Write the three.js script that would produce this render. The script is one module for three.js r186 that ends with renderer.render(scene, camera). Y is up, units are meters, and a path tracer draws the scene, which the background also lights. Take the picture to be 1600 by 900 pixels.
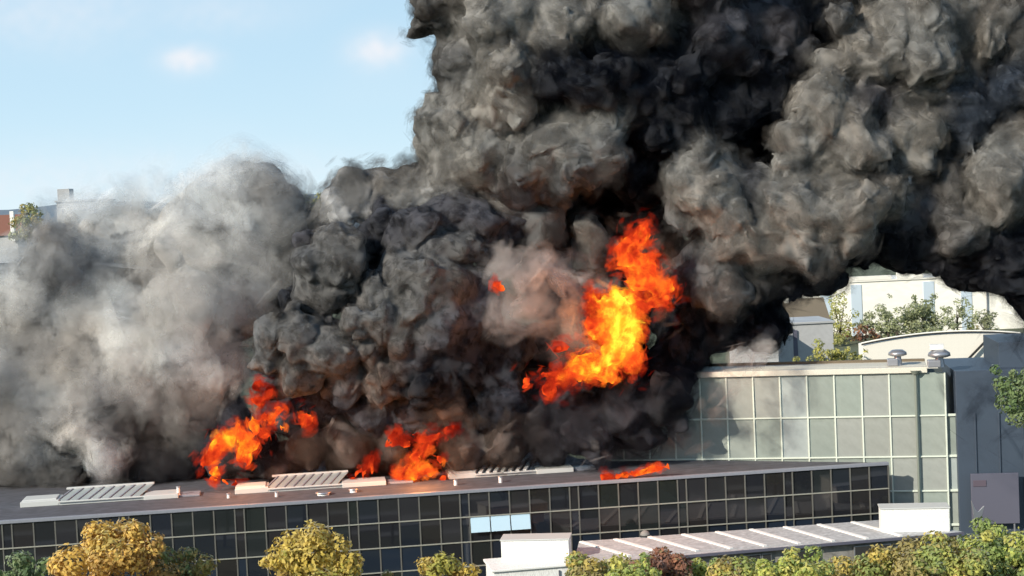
import * as THREE from 'three';
import { mergeGeometries } from 'three/addons/utils/BufferGeometryUtils.js';
import { RoundedBoxGeometry } from 'three/addons/geometries/RoundedBoxGeometry.js';
import { createNoise3D, createNoise2D } from 'simplex-noise';

// ------------------------------------------------------------------ camera, sky, sun, exposure
const scene = new THREE.Scene();
const F = 2600;                                            // focal length in pixels of a 1600 x 900 frame
const camera = new THREE.PerspectiveCamera(2 * Math.atan(450 / F) * 180 / Math.PI, 16 / 9, 1, 12000);
camera.position.set(0, 36, 0);
camera.rotation.order = 'YXZ';
camera.rotation.set(-Math.atan(135 / F), 0, -0.045);
camera.updateMatrixWorld(true);
scene.add(camera);
const renderer = new THREE.WebGLRenderer({ antialias: true });
renderer.toneMapping = THREE.LinearToneMapping;
renderer.toneMappingExposure = 1.3;
renderer.shadowMap.enabled = true;
renderer.shadowMap.type = THREE.PCFSoftShadowMap;
const SUN = new THREE.Vector3(-0.66, 0.47, 0.59).normalize();
const sun = new THREE.DirectionalLight(new THREE.Color(1.0, 0.93, 0.81), 4.8);
sun.name = 'sun';
sun.target.position.set(0, 10, -160);
sun.position.copy(sun.target.position).addScaledVector(SUN, 300);
sun.castShadow = true;
Object.assign(sun.shadow.camera, { left: -160, right: 160, top: 120, bottom: -120, near: 10, far: 900 });
sun.shadow.mapSize.set(4096, 4096);
scene.add(sun, sun.target);

let seedState = 20240611;
const rnd = () => { seedState = (seedState + 0x6d2b79f5) | 0; let t = Math.imul(seedState ^ (seedState >>> 15), 1 | seedState); t = (t + Math.imul(t ^ (t >>> 7), 61 | t)) ^ t; return ((t ^ (t >>> 14)) >>> 0) / 4294967296; };
const ru = (a, b) => a + (b - a) * rnd();
const rn = () => (rnd() + rnd() + rnd() + rnd() - 2) * 1.0;
const noise3 = createNoise3D(rnd), noise2 = createNoise2D(rnd);
const clamp = THREE.MathUtils.clamp, lerp = THREE.MathUtils.lerp, smooth = THREE.MathUtils.smoothstep;
const V = (x, y, z) => new THREE.Vector3(x, y, z);

const CX = new THREE.Vector3(), CY = new THREE.Vector3(), CZ = new THREE.Vector3();
camera.matrixWorld.extractBasis(CX, CY, CZ);
const ray = (x, y) => V(0, 0, 0).addScaledVector(CX, (x - 800) / F).addScaledVector(CY, -(y - 450) / F).sub(CZ);
const at = (x, y, depth) => ray(x, y).multiplyScalar(depth).add(camera.position);           // a point on a line of sight, so many metres ahead
const onY = (x, y, h) => { const r = ray(x, y); return r.multiplyScalar((h - camera.position.y) / r.y).add(camera.position); };   // where a line of sight meets a level

{ // sky: pale blue low down, deeper blue overhead, a few small clouds
  const W = 2048, H = 1024, d = new Float32Array(W * H * 4);
  const puffs = [[292, 93, 0.95, 0.45, 0.95], [590, 78, 1.0, 0.6, 0.85], [60, 20, 4.5, 1.3, 0.3], [330, 22, 2.6, 0.8, 0.22], [120, 285, 7, 1.2, 0.35], [420, 270, 3.0, 0.9, 0.3], [-700, -160, 6, 1.6, 0.5], [2500, -260, 7, 2, 0.5], [3800, -100, 8, 2, 0.45]]
    .map(([x, y, a, b, k]) => { const r = ray(x, y).normalize(); return [Math.atan2(r.z, r.x), Math.asin(r.y), a * Math.PI / 180, b * Math.PI / 180, k]; });
  for (let j = 0; j < H; j++) {
    const el = ((j + 0.5) / H - 0.5) * Math.PI, e = Math.max(0, el);
    const t = 1 - Math.exp(-e / 0.42), hz = Math.exp(-e / 0.045);
    for (let i = 0; i < W; i++) {
      const az = ((i + 0.5) / W - 0.5) * 2 * Math.PI, dir = [Math.cos(az) * Math.cos(el), Math.sin(el), Math.sin(az) * Math.cos(el)];
      const cs = dir[0] * SUN.x + dir[1] * SUN.y + dir[2] * SUN.z, glow = 0.35 * Math.pow(Math.max(0, cs), 6);
      let c = [lerp(0.47, 0.16, t) + 0.12 * hz + glow, lerp(0.665, 0.30, t) + 0.06 * hz + glow * 0.95, lerp(0.78, 0.53, t) - 0.01 * hz + glow * 0.85];
      let k = 0;
      for (const p of puffs) {
        let da = az - p[0]; if (da > Math.PI) da -= 2 * Math.PI; if (da < -Math.PI) da += 2 * Math.PI;
        const q = (da / p[2]) ** 2 + ((el - p[1]) / p[3]) ** 2;
        if (q < 9) { const n = noise2(az * 90, el * 160) * 0.5 + noise2(az * 200, el * 330) * 0.28; k = Math.max(k, p[4] * Math.exp(-q * 1.2) * clamp(1 + n * 0.9, 0, 1.6)); }
      }
      // thin high cloud over the whole sky
      const thin = 0.10 * smooth(noise2(dir[0] / (Math.abs(dir[1]) + 0.25) * 2.2 + 7, dir[2] / (Math.abs(dir[1]) + 0.25) * 2.2) * 0.6 + noise2(dir[0] * 9, dir[2] * 9 + dir[1] * 14) * 0.3, -0.1, 0.8) * smooth(el, 0, 0.12);
      k = clamp(k + thin, 0, 1);
      const w = [0.68, 0.70, 0.74];
      for (let n = 0; n < 3; n++) d[(j * W + i) * 4 + n] = el < 0 ? [0.22, 0.24, 0.24][n] : lerp(c[n], w[n], k);
      d[(j * W + i) * 4 + 3] = 1;
    }
  }
  const sky = new THREE.DataTexture(d, W, H, THREE.RGBAFormat, THREE.FloatType);
  sky.mapping = THREE.EquirectangularReflectionMapping; sky.magFilter = THREE.LinearFilter; sky.needsUpdate = true;
  scene.background = sky; scene.environment = sky;
}

// ------------------------------------------------------------------ small helpers
const names = new Map();
const numbered = (n) => { const k = names.get(n) ?? 0; names.set(n, k + 1); return k ? n + '_' + String(k).padStart(3, '0') : n; };
function tag(o, label, category, group, kind) {
  if (label) o.userData.label = label;
  if (category) o.userData.category = category;
  if (group) o.userData.group = group;
  if (kind) o.userData.kind = kind;
  return o;
}
function thing(name, pos, yaw, label, category, group) {
  const g = new THREE.Group(); g.name = numbered(name); g.position.copy(pos); g.rotation.y = yaw || 0; scene.add(g); g.updateMatrixWorld(true);
  return tag(g, label, category, group);
}
function part(parent, name, geo, mat, pos, rot) {
  const m = new THREE.Mesh(geo, mat); m.name = parent ? name : numbered(name); m.castShadow = m.receiveShadow = true;
  if (pos) m.position.set(...(Array.isArray(pos) ? pos : pos.toArray()));
  if (rot) m.rotation.set(...rot);
  (parent || scene).add(m);
  return m;
}
const boxCache = new Map();
function bx(w, h, d, r = 0.03) {
  const key = [w, h, d, r].map((v) => v.toFixed(3)).join();
  if (!boxCache.has(key)) boxCache.set(key, r > 0 && Math.min(w, h, d) > r * 2.2 ? new RoundedBoxGeometry(w, h, d, 1, r) : new THREE.BoxGeometry(w, h, d));
  return boxCache.get(key);
}
// a bar between two points, square section
function bar(a, b, w, h = w) {
  const d = b.clone().sub(a), g = new THREE.BoxGeometry(w, h, d.length());
  const m = new THREE.Matrix4().lookAt(b, a, V(0, 1, 0)); m.setPosition(a.clone().add(b).multiplyScalar(0.5));
  return g.applyMatrix4(m);
}
const lin = (r, g, b) => new THREE.Color().setRGB(r, g, b);
// a greyscale noise texture: stains and grain, for colour or roughness
function stainTexture(size, base, spread, sx, sy, srgb = true, oct = 4, seed = 0) {
  const d = new Uint8Array(size * size * 4);
  for (let j = 0; j < size; j++) for (let i = 0; i < size; i++) {
    // tileable through a torus
    const a = i / size * 2 * Math.PI, b = j / size * 2 * Math.PI;
    let s = 0, amp = 0.55, fx = sx, fy = sy;
    for (let o = 0; o < oct; o++) { s += amp * noise3(Math.cos(a) * fx + seed + 3 * Math.cos(b) * fy * 0.31, Math.sin(a) * fx + Math.sin(b) * fy, Math.cos(b) * fy + seed * 2); amp *= 0.55; fx *= 2.1; fy *= 2.1; }
    for (let c = 0; c < 3; c++) d[(j * size + i) * 4 + c] = clamp(255 * (base[c] + spread * s), 0, 255);
    d[(j * size + i) * 4 + 3] = 255;
  }
  const t = new THREE.DataTexture(d, size, size); t.wrapS = t.wrapT = THREE.RepeatWrapping; t.magFilter = THREE.LinearFilter; t.minFilter = THREE.LinearMipmapLinearFilter; t.generateMipmaps = true;
  if (srgb) t.colorSpace = THREE.SRGBColorSpace; t.needsUpdate = true;
  return t;
}
// ------------------------------------------------------------------ materials of the place
const std = (name, color, rough = 0.8, extra = {}) => { const m = new THREE.MeshStandardMaterial({ color, roughness: rough, ...extra }); m.name = name; return m; };
const grit = stainTexture(512, [0.86, 0.86, 0.86], 0.16, 5, 5, true, 5, 1), streak = stainTexture(512, [0.9, 0.9, 0.89], 0.12, 9, 2, true, 5, 4), rub = stainTexture(512, [0.7, 0.7, 0.7], 0.35, 4, 4, false, 4, 8);
const soil = stainTexture(1024, [0.84, 0.835, 0.83], 0.17, 2, 2, true, 4, 11);
const softStain = stainTexture(256, [0.95, 0.95, 0.95], 0.04, 1.3, 1.3, true, 3, 6);
const tile = (t, x, y) => { const c = t.clone(); c.repeat.set(x, y); c.needsUpdate = true; return c; };
const M = {
  ground: std('ground', lin(0.10, 0.11, 0.055), 1, { map: tile(grit, 40, 40) }),
  asphalt: std('asphalt', lin(0.055, 0.055, 0.057), 0.95, { map: tile(grit, 20, 3) }),
  roofFelt: std('roof_felt', lin(0.092, 0.093, 0.108), 0.9, { map: tile(soil, 0.055, 0.07) }),
  parapet: std('parapet', lin(0.25, 0.26, 0.30), 0.55, { map: tile(streak, 6, 1) }),
  mullion: std('mullion', lin(0.12, 0.115, 0.10), 0.45, { metalness: 0.2 }),
  transom: std('transom', lin(0.30, 0.29, 0.24), 0.45, { metalness: 0.2 }),
  frameDark: std('window_core', lin(0.012, 0.012, 0.013), 0.8),
  white: std('white_paint', lin(0.88, 0.87, 0.84), 0.6, { map: tile(streak, 1, 1) }),
  whiteRoof: std('white_sheet', lin(0.56, 0.53, 0.48), 0.6, { map: tile(grit, 3, 1) }),
  greyRoof: std('grey_sheet', lin(0.56, 0.57, 0.57), 0.7, { map: tile(soil, 0.13, 0.16) }),
  rib: std('roof_rib', lin(0.74, 0.72, 0.67), 0.55),
  greyWall: std('grey_wall', lin(0.30, 0.29, 0.27), 0.85, { map: tile(soil, 0.1, 0.1) }),
  dark: std('dark_opening', lin(0.02, 0.02, 0.02), 0.9),
  skyFrame: std('rooflight_frame', lin(0.47, 0.475, 0.45), 0.5),
  skyGlass: std('rooflight_glass', lin(0.30, 0.33, 0.32), 0.12),
  hallFrame: std('hall_frame', lin(0.56, 0.60, 0.51), 0.45),
  hallPost: std('hall_post', lin(0.16, 0.18, 0.15), 0.5),
  hallRoof: std('hall_eaves', lin(0.72, 0.68, 0.58), 0.6, { map: tile(streak, 8, 1) }),
  hallCore: std('hall_core', lin(0.05, 0.06, 0.05), 0.9),
  metal: std('galvanised', lin(0.36, 0.36, 0.38), 0.4, { metalness: 0.7 }),
  cream: std('cream_render', lin(0.88, 0.84, 0.74), 0.85, { map: tile(softStain, 2, 1) }),
  creamPale: std('cream_wall', lin(0.80, 0.76, 0.67), 0.85, { map: tile(softStain, 1, 1) }),
  brownRoof: std('brown_roof', lin(0.19, 0.15, 0.10), 0.9, { map: tile(grit, 3, 3) }),
  redRoof: std('red_roof', lin(0.24, 0.10, 0.065), 0.9, { map: tile(grit, 2, 2) }),
  blockGrey: std('block_grey', lin(0.40, 0.40, 0.395), 0.85, { map: tile(softStain, 1, 1) }),
  slate: std('slate_blue', lin(0.042, 0.058, 0.082), 0.5),
  slatePanel: std('slate_panel', lin(0.085, 0.085, 0.115), 0.6),
  blueStrip: std('blue_strip', lin(0.46, 0.53, 0.58), 0.6),
  paleSkyPane: std('pale_sky_pane', lin(0.42, 0.56, 0.64), 0.3),  // pale blue paints the sky mirrored in the open sashes
};
const darkGlass = [[0.012, 0.013, 0.016], [0.016, 0.016, 0.018], [0.013, 0.016, 0.016], [0.020, 0.020, 0.022], [0.012, 0.015, 0.021], [0.017, 0.016, 0.016], [0.014, 0.021, 0.034], [0.012, 0.017, 0.026]].map((c, i) => { const m = new THREE.MeshPhysicalMaterial({ color: lin(...c), roughness: 0.06 + 0.02 * (i % 4), roughnessMap: rub, clearcoat: 0.2 }); m.name = 'dark_glass'; return m; });
const hallGlass = [0, 1, 2, 3, 4, 5].map((i) => { const m = new THREE.MeshPhysicalMaterial({ color: [lin(0.30, 0.325, 0.29), lin(0.315, 0.33, 0.302), lin(0.27, 0.305, 0.272), lin(0.305, 0.318, 0.287), lin(0.36, 0.40, 0.385), lin(0.285, 0.325, 0.288)][i], roughness: 0.2, map: tile(softStain, 0.35, 0.4) }); m.name = 'milky_glass'; return m; });

// ------------------------------------------------------------------ the ground
{
  const g = new THREE.PlaneGeometry(9000, 9000, 1, 1); g.rotateX(-Math.PI / 2);
  tag(part(null, 'ground', g, M.ground, [0, 0, -3500]), null, null, null, 'structure');
  const r = new THREE.PlaneGeometry(240, 9); r.rotateX(-Math.PI / 2);
  tag(part(null, 'road', r, M.asphalt, [0, 0.006, -112], [0, 0.1, 0]), null, null, null, 'structure');
  for (const [name, w, dz] of [['pavement', 2.4, 6.0], ['pavement', 2.4, -6.0]]) tag(part(null, name, bx(240, 0.14, w, 0.02), M.greyRoof, [0.1 * dz, 0.07, -112 + dz], [0, 0.1, 0]), null, null, null, 'structure');
}
// a long low hill far off and a nearer wooded rise
function hill(name, pts, width, tones) {     // pts: [x px, y px] of its skyline at a depth
  const pos = [], idx = [], col = [], n = pts.length, rows = 9;
  for (let i = 0; i < n; i++) for (let j = 0; j <= rows; j++) {
    const t = j / rows, top = pts[i], back = (t - 0.5) * width, k = Math.cos((t - 0.5) * Math.PI), nn = noise2(i * 0.7, j * 0.9) * 0.06;
    pos.push(top.x, Math.max(0, top.y * clamp(k * (1 + (t === 0.5 ? 0 : nn)), 0, 1)) - (k < 0.01 ? 1 : 0), top.z + back);
    const c = tones[0].map((v, q) => lerp(v, tones[1][q], clamp(0.5 + noise2(i * 1.3 + 5, j * 1.7) * 0.5, 0, 1))); col.push(...c);
  }
  for (let i = 0; i < n - 1; i++) for (let j = 0; j < rows; j++) { const a = i * (rows + 1) + j, b = a + rows + 1; idx.push(a, a + 1, b, b, a + 1, b + 1); }
  const g = new THREE.BufferGeometry(); g.setAttribute('position', new THREE.Float32BufferAttribute(pos, 3)); g.setAttribute('color', new THREE.Float32BufferAttribute(col, 3)); g.setIndex(idx); g.computeVertexNormals();
  const m = new THREE.MeshStandardMaterial({ vertexColors: true, roughness: 1, side: THREE.DoubleSide }); m.name = name;
  return tag(part(null, name, g, m), null, null, null, 'structure');
}
{
  const far = []; for (let i = 0; i <= 60; i++) { const x = -500 + i * 45; far.push(at(x, 326 - x * 0.045 * 1.0 - 6 * noise2(i * 0.35, 2) - 3 * noise2(i * 1.1, 5), 3200)); }
  hill('hills', far, 900, [[0.10, 0.13, 0.16], [0.13, 0.16, 0.18]]);  // blue air haze is painted into these tones
}

// ------------------------------------------------------------------ the long dark glass building
const officeTop = onY(1387, 722, at(1387, 722, 157).y), officeH = officeTop.y;
{
  const left = onY(0, 814, officeH), dir = officeTop.clone().sub(left).setY(0).normalize(), yaw = Math.atan2(-dir.z, dir.x);
  const g = thing('office_building', V(officeTop.x, 0, officeTop.z), yaw, 'long low office building with a facade of dark glass panes, its roof on fire', 'building');
  const loc = (p) => g.worldToLocal(p.clone());
  const H = officeH, L = 100, rowH = 2.28, first = 2.38;
  const back = loc(onY(905, 717, H));                               // where its roof meets the glass hall
  // roof slab: front edge along x, the back right side cut off along the hall
  const rs = new THREE.Shape([new THREE.Vector2(-L, 0), new THREE.Vector2(0, 0), new THREE.Vector2(-0.6, -back.z * 0 + 0.4), new THREE.Vector2(back.x, -back.z + 0.5), new THREE.Vector2(back.x - 2, 24), new THREE.Vector2(-L, 24)]);
  const slab = new THREE.ExtrudeGeometry(rs, { depth: 0.35, bevelEnabled: false }); slab.rotateX(-Math.PI / 2);
  part(g, 'roof', slab, M.roofFelt, [0, H - 0.42, -0.05]);
  const core = new THREE.ExtrudeGeometry(rs, { depth: H - 0.5, bevelEnabled: false }); core.rotateX(-Math.PI / 2);
  part(g, 'wall', core, M.frameDark, [0, 0.01, -0.3]);
  part(g, 'parapet', bx(L, 0.3, 0.5, 0.04), M.parapet, [-L / 2 + 0.03, H - 0.12, -0.02]);
  // facade grid
  const xs = [], edges = [];
  { let x = 0.0; const step = (w) => { xs.push([x - w, x]); x -= w; }; const wide = 1.865, nar = 0.83;
    while (x > -L + 2) { for (let k = 0; k < 5 && x > -L + 2; k++) step(wide); step(nar); } }
  const rows = []; { let y = H - 0.28; const hs = [2.2, 2.3, 2.25, 2.3]; for (const h of hs) { rows.push([y - h, y]); y -= h; } rows.push([0.05, y]); }
  const openSash = (x, r) => r === 1 && x > -39.6 && x < -34.2;
  for (let i = 0; i < xs.length; i++) for (let r = 0; r < rows.length; r++) {
    const w = xs[i][1] - xs[i][0], h = rows[r][1] - rows[r][0], x = (xs[i][0] + xs[i][1]) / 2, y = (rows[r][0] + rows[r][1]) / 2;
    if (openSash(x, r)) {      // three sashes swung open at the foot
      const s = part(g, 'open_pane', bx(w - 0.1, 1.45, 0.05, 0.01), M.paleSkyPane, [x, rows[r][1] - 0.72, 0.24], [-0.26, 0, 0]); s.userData.label = 'pale blue open window pane';
      part(g, 'pane', bx(w - 0.1, h - 0.1, 0.05, 0), darkGlass[0], [x, y, -0.06]);
    } else part(g, 'pane', bx(w - 0.06, h - 0.06, 0.05, 0), darkGlass[r >= 2 && rnd() < 0.6 ? 6 + Math.floor(rnd() * 2) : Math.floor(rnd() * 6)], [x, y, 0.02 + 0.012 * rnd()], [0.03 * rn(), 0.03 * rn(), 0]);
  }
  for (const [a] of [[0, 0], ...xs]) part(g, 'mullion', bx(0.13, H - 0.3, 0.14, 0.02), M.mullion, [a, (H - 0.3) / 2, 0.09 + 0.0007 * a]);
  for (let r = 1; r < rows.length; r++) part(g, 'transom', bx(L, 0.11, 0.12, 0.02), M.transom, [-L / 2, rows[r][1], 0.11]);
  // side wall at the right end
  part(g, 'end_wall', bx(0.16, H - 0.5, 0.5, 0.02), M.mullion, [0.06, (H - 0.5) / 2, -0.22]);
  // rooflights: low sloping pale frames with glazed bars
  const lights = [[[34, 790], [232, 784], [310, 780]], [[368, 768], [545, 766], [648, 759]], [[700, 747], [850, 742], [935, 736]]];
  lights.forEach(([A, B, C], q) => {
    const a = loc(onY(A[0], A[1], H)), b = loc(onY(B[0], B[1], H)), c = loc(onY(C[0], C[1], H));
    const z = (a.z + b.z) / 2 - 0.4, D = 3.4, hgt = 0.62;
    const put = (name, x0, x1, h0, mat, zz = z, dd = D) => part(g, name, bx(Math.abs(x1 - x0), h0, dd, 0.05), mat, [(x0 + x1) / 2, H - 0.07 + h0 / 2, zz - dd / 2]);
    const x1 = lerp(a.x, b.x, 0.3), x2 = b.x - 0.6;
    put('rooflight_kerb', a.x, x1 - 0.05, 0.5, M.skyFrame, z, D * 0.9); put('rooflight_kerb', a.x + 0.15, x1 - 0.3, 0.62, M.skyFrame, z - 0.4, D * 0.7);
    put('rooflight_kerb', x2 + 0.05, lerp(x2, c.x, 0.62), 0.42, M.skyFrame, z + 0.3, D * 0.8);
    put('rooflight_kerb', lerp(x2, c.x, 0.64), c.x, 0.2, M.parapet, z, D * 0.6);
    // glazed slope between
    const n = 8, w = (x2 - x1) / n, sl = Math.atan2(hgt, D), len = Math.hypot(hgt, D), lean = 0.5;
    const base = bx(Math.abs(x2 - x1) + 0.3, 0.3, D, 0.04); part(g, 'rooflight_kerb', base, M.skyFrame, [(x1 + x2) / 2, H + 0.08, z - D / 2 - 0.02]);
    for (let i = 0; i < n; i++) {
      const p = part(g, 'rooflight_pane', bx(w * 0.8, 0.05, len * 0.9, 0.01), q === 2 ? M.slate : M.skyGlass, [x1 + (i + 0.5) * w + lean * 0.5, H + 0.24 + hgt / 2, z - D / 2], [sl, 0, 0]);
      const s = part(g, 'glazing_bar', bx(q === 2 ? 0.36 : 0.16, q === 2 ? 0.3 : 0.1, len, 0.03), q === 2 ? M.skyFrame : M.parapet, [x1 + i * w + lean * 0.5, H + 0.28 + hgt / 2, z - D / 2], [sl, 0, 0]); s.rotation.order = 'YXZ'; s.rotation.y = -0.36;
      p.rotation.order = 'YXZ'; p.rotation.y = -0.36;
    }
    part(g, 'rooflight_ridge', bx(Math.abs(x2 - x1) + 0.5, 0.2, 0.4, 0.05), M.skyFrame, [(x1 + x2) / 2 + lean, H + 0.3 + hgt, z - D]);
    part(g, 'rooflight_sill', bx(Math.abs(x2 - x1) + 0.2, 0.14, 0.22, 0.03), M.skyFrame, [(x1 + x2) / 2, H + 0.26, z + 0.06]);
  });
  // small roof vents and pipe stacks
  for (const [x, y, h, r] of [[279, 775, 0.9, 0.14], [357, 777, 0.35, 0.13], [432, 775, 0.4, 0.13], [712, 757, 0.45, 0.15], [782, 753, 0.5, 0.16], [552, 768, 0.25, 0.3], [505, 772, 0.2, 0.5]]) {
    const p = loc(onY(x, y, H));
    const v = part(g, 'roof_vent', new THREE.CylinderGeometry(r, r * 1.15, h, 14), M.white, [p.x, H + h / 2 - 0.07, p.z]);
    part(v, 'cap', new THREE.CylinderGeometry(r * 1.4, r * 1.5, 0.08, 14), M.metal, [0, h / 2 + 0.05, 0]);
  }
}

// ------------------------------------------------------------------ the white-roofed annexe in front of it
{
  const h = at(1380, 812, 154.2).y, bl = onY(770, 856, h), br = onY(1392, 812, h), fl = onY(772, 893, h), fr = onY(1508, 832, h);
  const dir = fr.clone().sub(onY(895, 882, h)).setY(0).normalize(), yaw = Math.atan2(-dir.z, dir.x);
  const o = onY(895, 882, h), g = thing('annexe_building', V(o.x, 0, o.z), yaw, 'low annexe with a ribbed pale roof and a bright white box at each end', 'building');
  const loc = (x, y, H = h) => g.worldToLocal(onY(x, y, H));
  const a = loc(905, 846), b = loc(1395, 811), c = loc(1505, 831), d = loc(895, 882);
  const poly = [d, c, b, a].map((p) => new THREE.Vector2(p.x, -p.z));
  const roof = new THREE.ExtrudeGeometry(new THREE.Shape(poly), { depth: 0.22, bevelEnabled: false }); roof.rotateX(-Math.PI / 2);
  part(g, 'roof', roof, M.greyRoof, [0, h - 0.22, 0]);
  const inner = [V(d.x + 0.3, 0, d.z - 0.5), V(c.x - 0.4, 0, c.z - 0.5), b, a].map((p) => new THREE.Vector2(p.x, -p.z));
  const wall = new THREE.ExtrudeGeometry(new THREE.Shape(inner), { depth: h - 0.23, bevelEnabled: false }); wall.rotateX(-Math.PI / 2);
  part(g, 'wall', wall, M.greyWall);
  part(g, 'gutter', bar(d.clone().setY(h - 0.1), c.clone().setY(h - 0.1), 0.2, 0.22), M.slatePanel, [0, 0, 0.12]);
  // raised ribs across the roof, and pale sheets between
  for (let i = 0; i < 10; i++) {
    const x0 = 908 + i * 53, y0 = 847.5 - i * 3.85, A = loc(x0, y0), B = loc(x0 + 76, y0 + 22);
    A.y = B.y = h + 0.07; const nearFront = (p) => p.z > -0.12;
    if (i < 9) part(g, 'roof_sheet', (() => { const A2 = loc(x0 + 53, y0 - 3.85), B2 = loc(x0 + 129, y0 + 18), s = new THREE.Shape([A, A2, B2, B].map((p, k) => new THREE.Vector2(p.x + [0.2, -0.2, -0.2, 0.2][k], -p.z))); const e = new THREE.ExtrudeGeometry(s, { depth: 0.03, bevelEnabled: false }); e.rotateX(-Math.PI / 2); return e; })(), M.greyRoof, [0, h + 0.004, 0]);
    part(g, 'roof_rib', bar(A, B, 0.38, 0.12), M.rib);
  }
  // white boxes
  const wb = (x0, y0, x1, y1, hh, dep, name) => { const p = loc(x0, y0), q = loc(x1, y1); const w = Math.hypot(q.x - p.x, q.z - p.z), m = part(g, name, bx(w, hh, dep, 0.05), M.white, [(p.x + q.x) / 2, h + hh / 2 - 0.02, (p.z + q.z) / 2 - dep / 2], [0, Math.atan2(-(q.z - p.z), q.x - p.x), 0]); return m; };
  wb(790, 877, 896, 875, 1.8, 2.4, 'parapet_box');
  wb(1383, 832, 1490, 830, 2.1, 2.2, 'parapet_box');
  for (const [x0, y0, x1, y1, hh, dep] of [[790, 877, 896, 875, 1.8, 2.4], [1383, 832, 1490, 830, 2.1, 2.2]]) {
    const p = loc(x0, y0), q = loc(x1, y1), w = Math.hypot(q.x - p.x, q.z - p.z), a = Math.atan2(-(q.z - p.z), q.x - p.x), c = V((p.x + q.x) / 2, h, (p.z + q.z) / 2);
    part(g, 'coping', bx(w + 0.16, 0.12, dep + 0.16, 0.03), M.skyFrame, [c.x, h + hh + 0.03, c.z - dep / 2], [0, a, 0]);
    for (const t of [-0.25, 0, 0.25]) part(g, 'panel_joint', bx(0.05, hh - 0.2, 0.03, 0), M.parapet, [c.x + t * w, h + hh / 2, c.z + 0.01 - t * w * Math.sin(a)], [0, a, 0]);
  }
  // left end block with a flat coping
  const p = loc(772, 893), q = loc(897, 886);
  part(g, 'end_block', bx(q.x - p.x, h - 0.1, 4.5, 0.04), M.white, [(p.x + q.x) / 2, (h - 0.1) / 2, -2.3]);
  part(g, 'coping', bx(q.x - p.x + 0.4, 0.2, 4.8, 0.05), M.white, [(p.x + q.x) / 2, h - 0.02, -2.25]);
  part(g, 'downpipe', new THREE.CylinderGeometry(0.06, 0.06, h - 0.4, 10), M.slatePanel, [q.x - 1.1, (h - 0.4) / 2, 0.03]);
  part(g, 'coping', bx(4.6, 0.16, 0.6, 0.04), M.white, [q.x + 1.9, h + 0.03, 0.25]);
  // openings in the front wall below the eaves
  for (const [x, w] of [[1160, 1.6], [1185, 0.9], [1255, 2.2], [1365, 2.6], [1395, 1.2], [1450, 2.0]]) { const r = loc(x, 870, h - 1.3); const f = part(g, 'window', bx(w, 1.5, 0.12, 0.02), M.metal, [r.x, h - 1.25, -0.47]); part(f, 'pane', bx(w - 0.2, 1.3, 0.06, 0), M.dark, [0, 0, 0.05]); }
  const vent = loc(1008, 839); const rv = part(g, 'roof_vent', new THREE.SphereGeometry(0.45, 16, 10, 0, Math.PI * 2, 0, Math.PI / 2), M.greyWall, [vent.x, h + 0.16, vent.z]); part(rv, 'cap', new THREE.CylinderGeometry(0.5, 0.5, 0.16, 16), M.dark, [0, -0.05, 0]);
}

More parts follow.
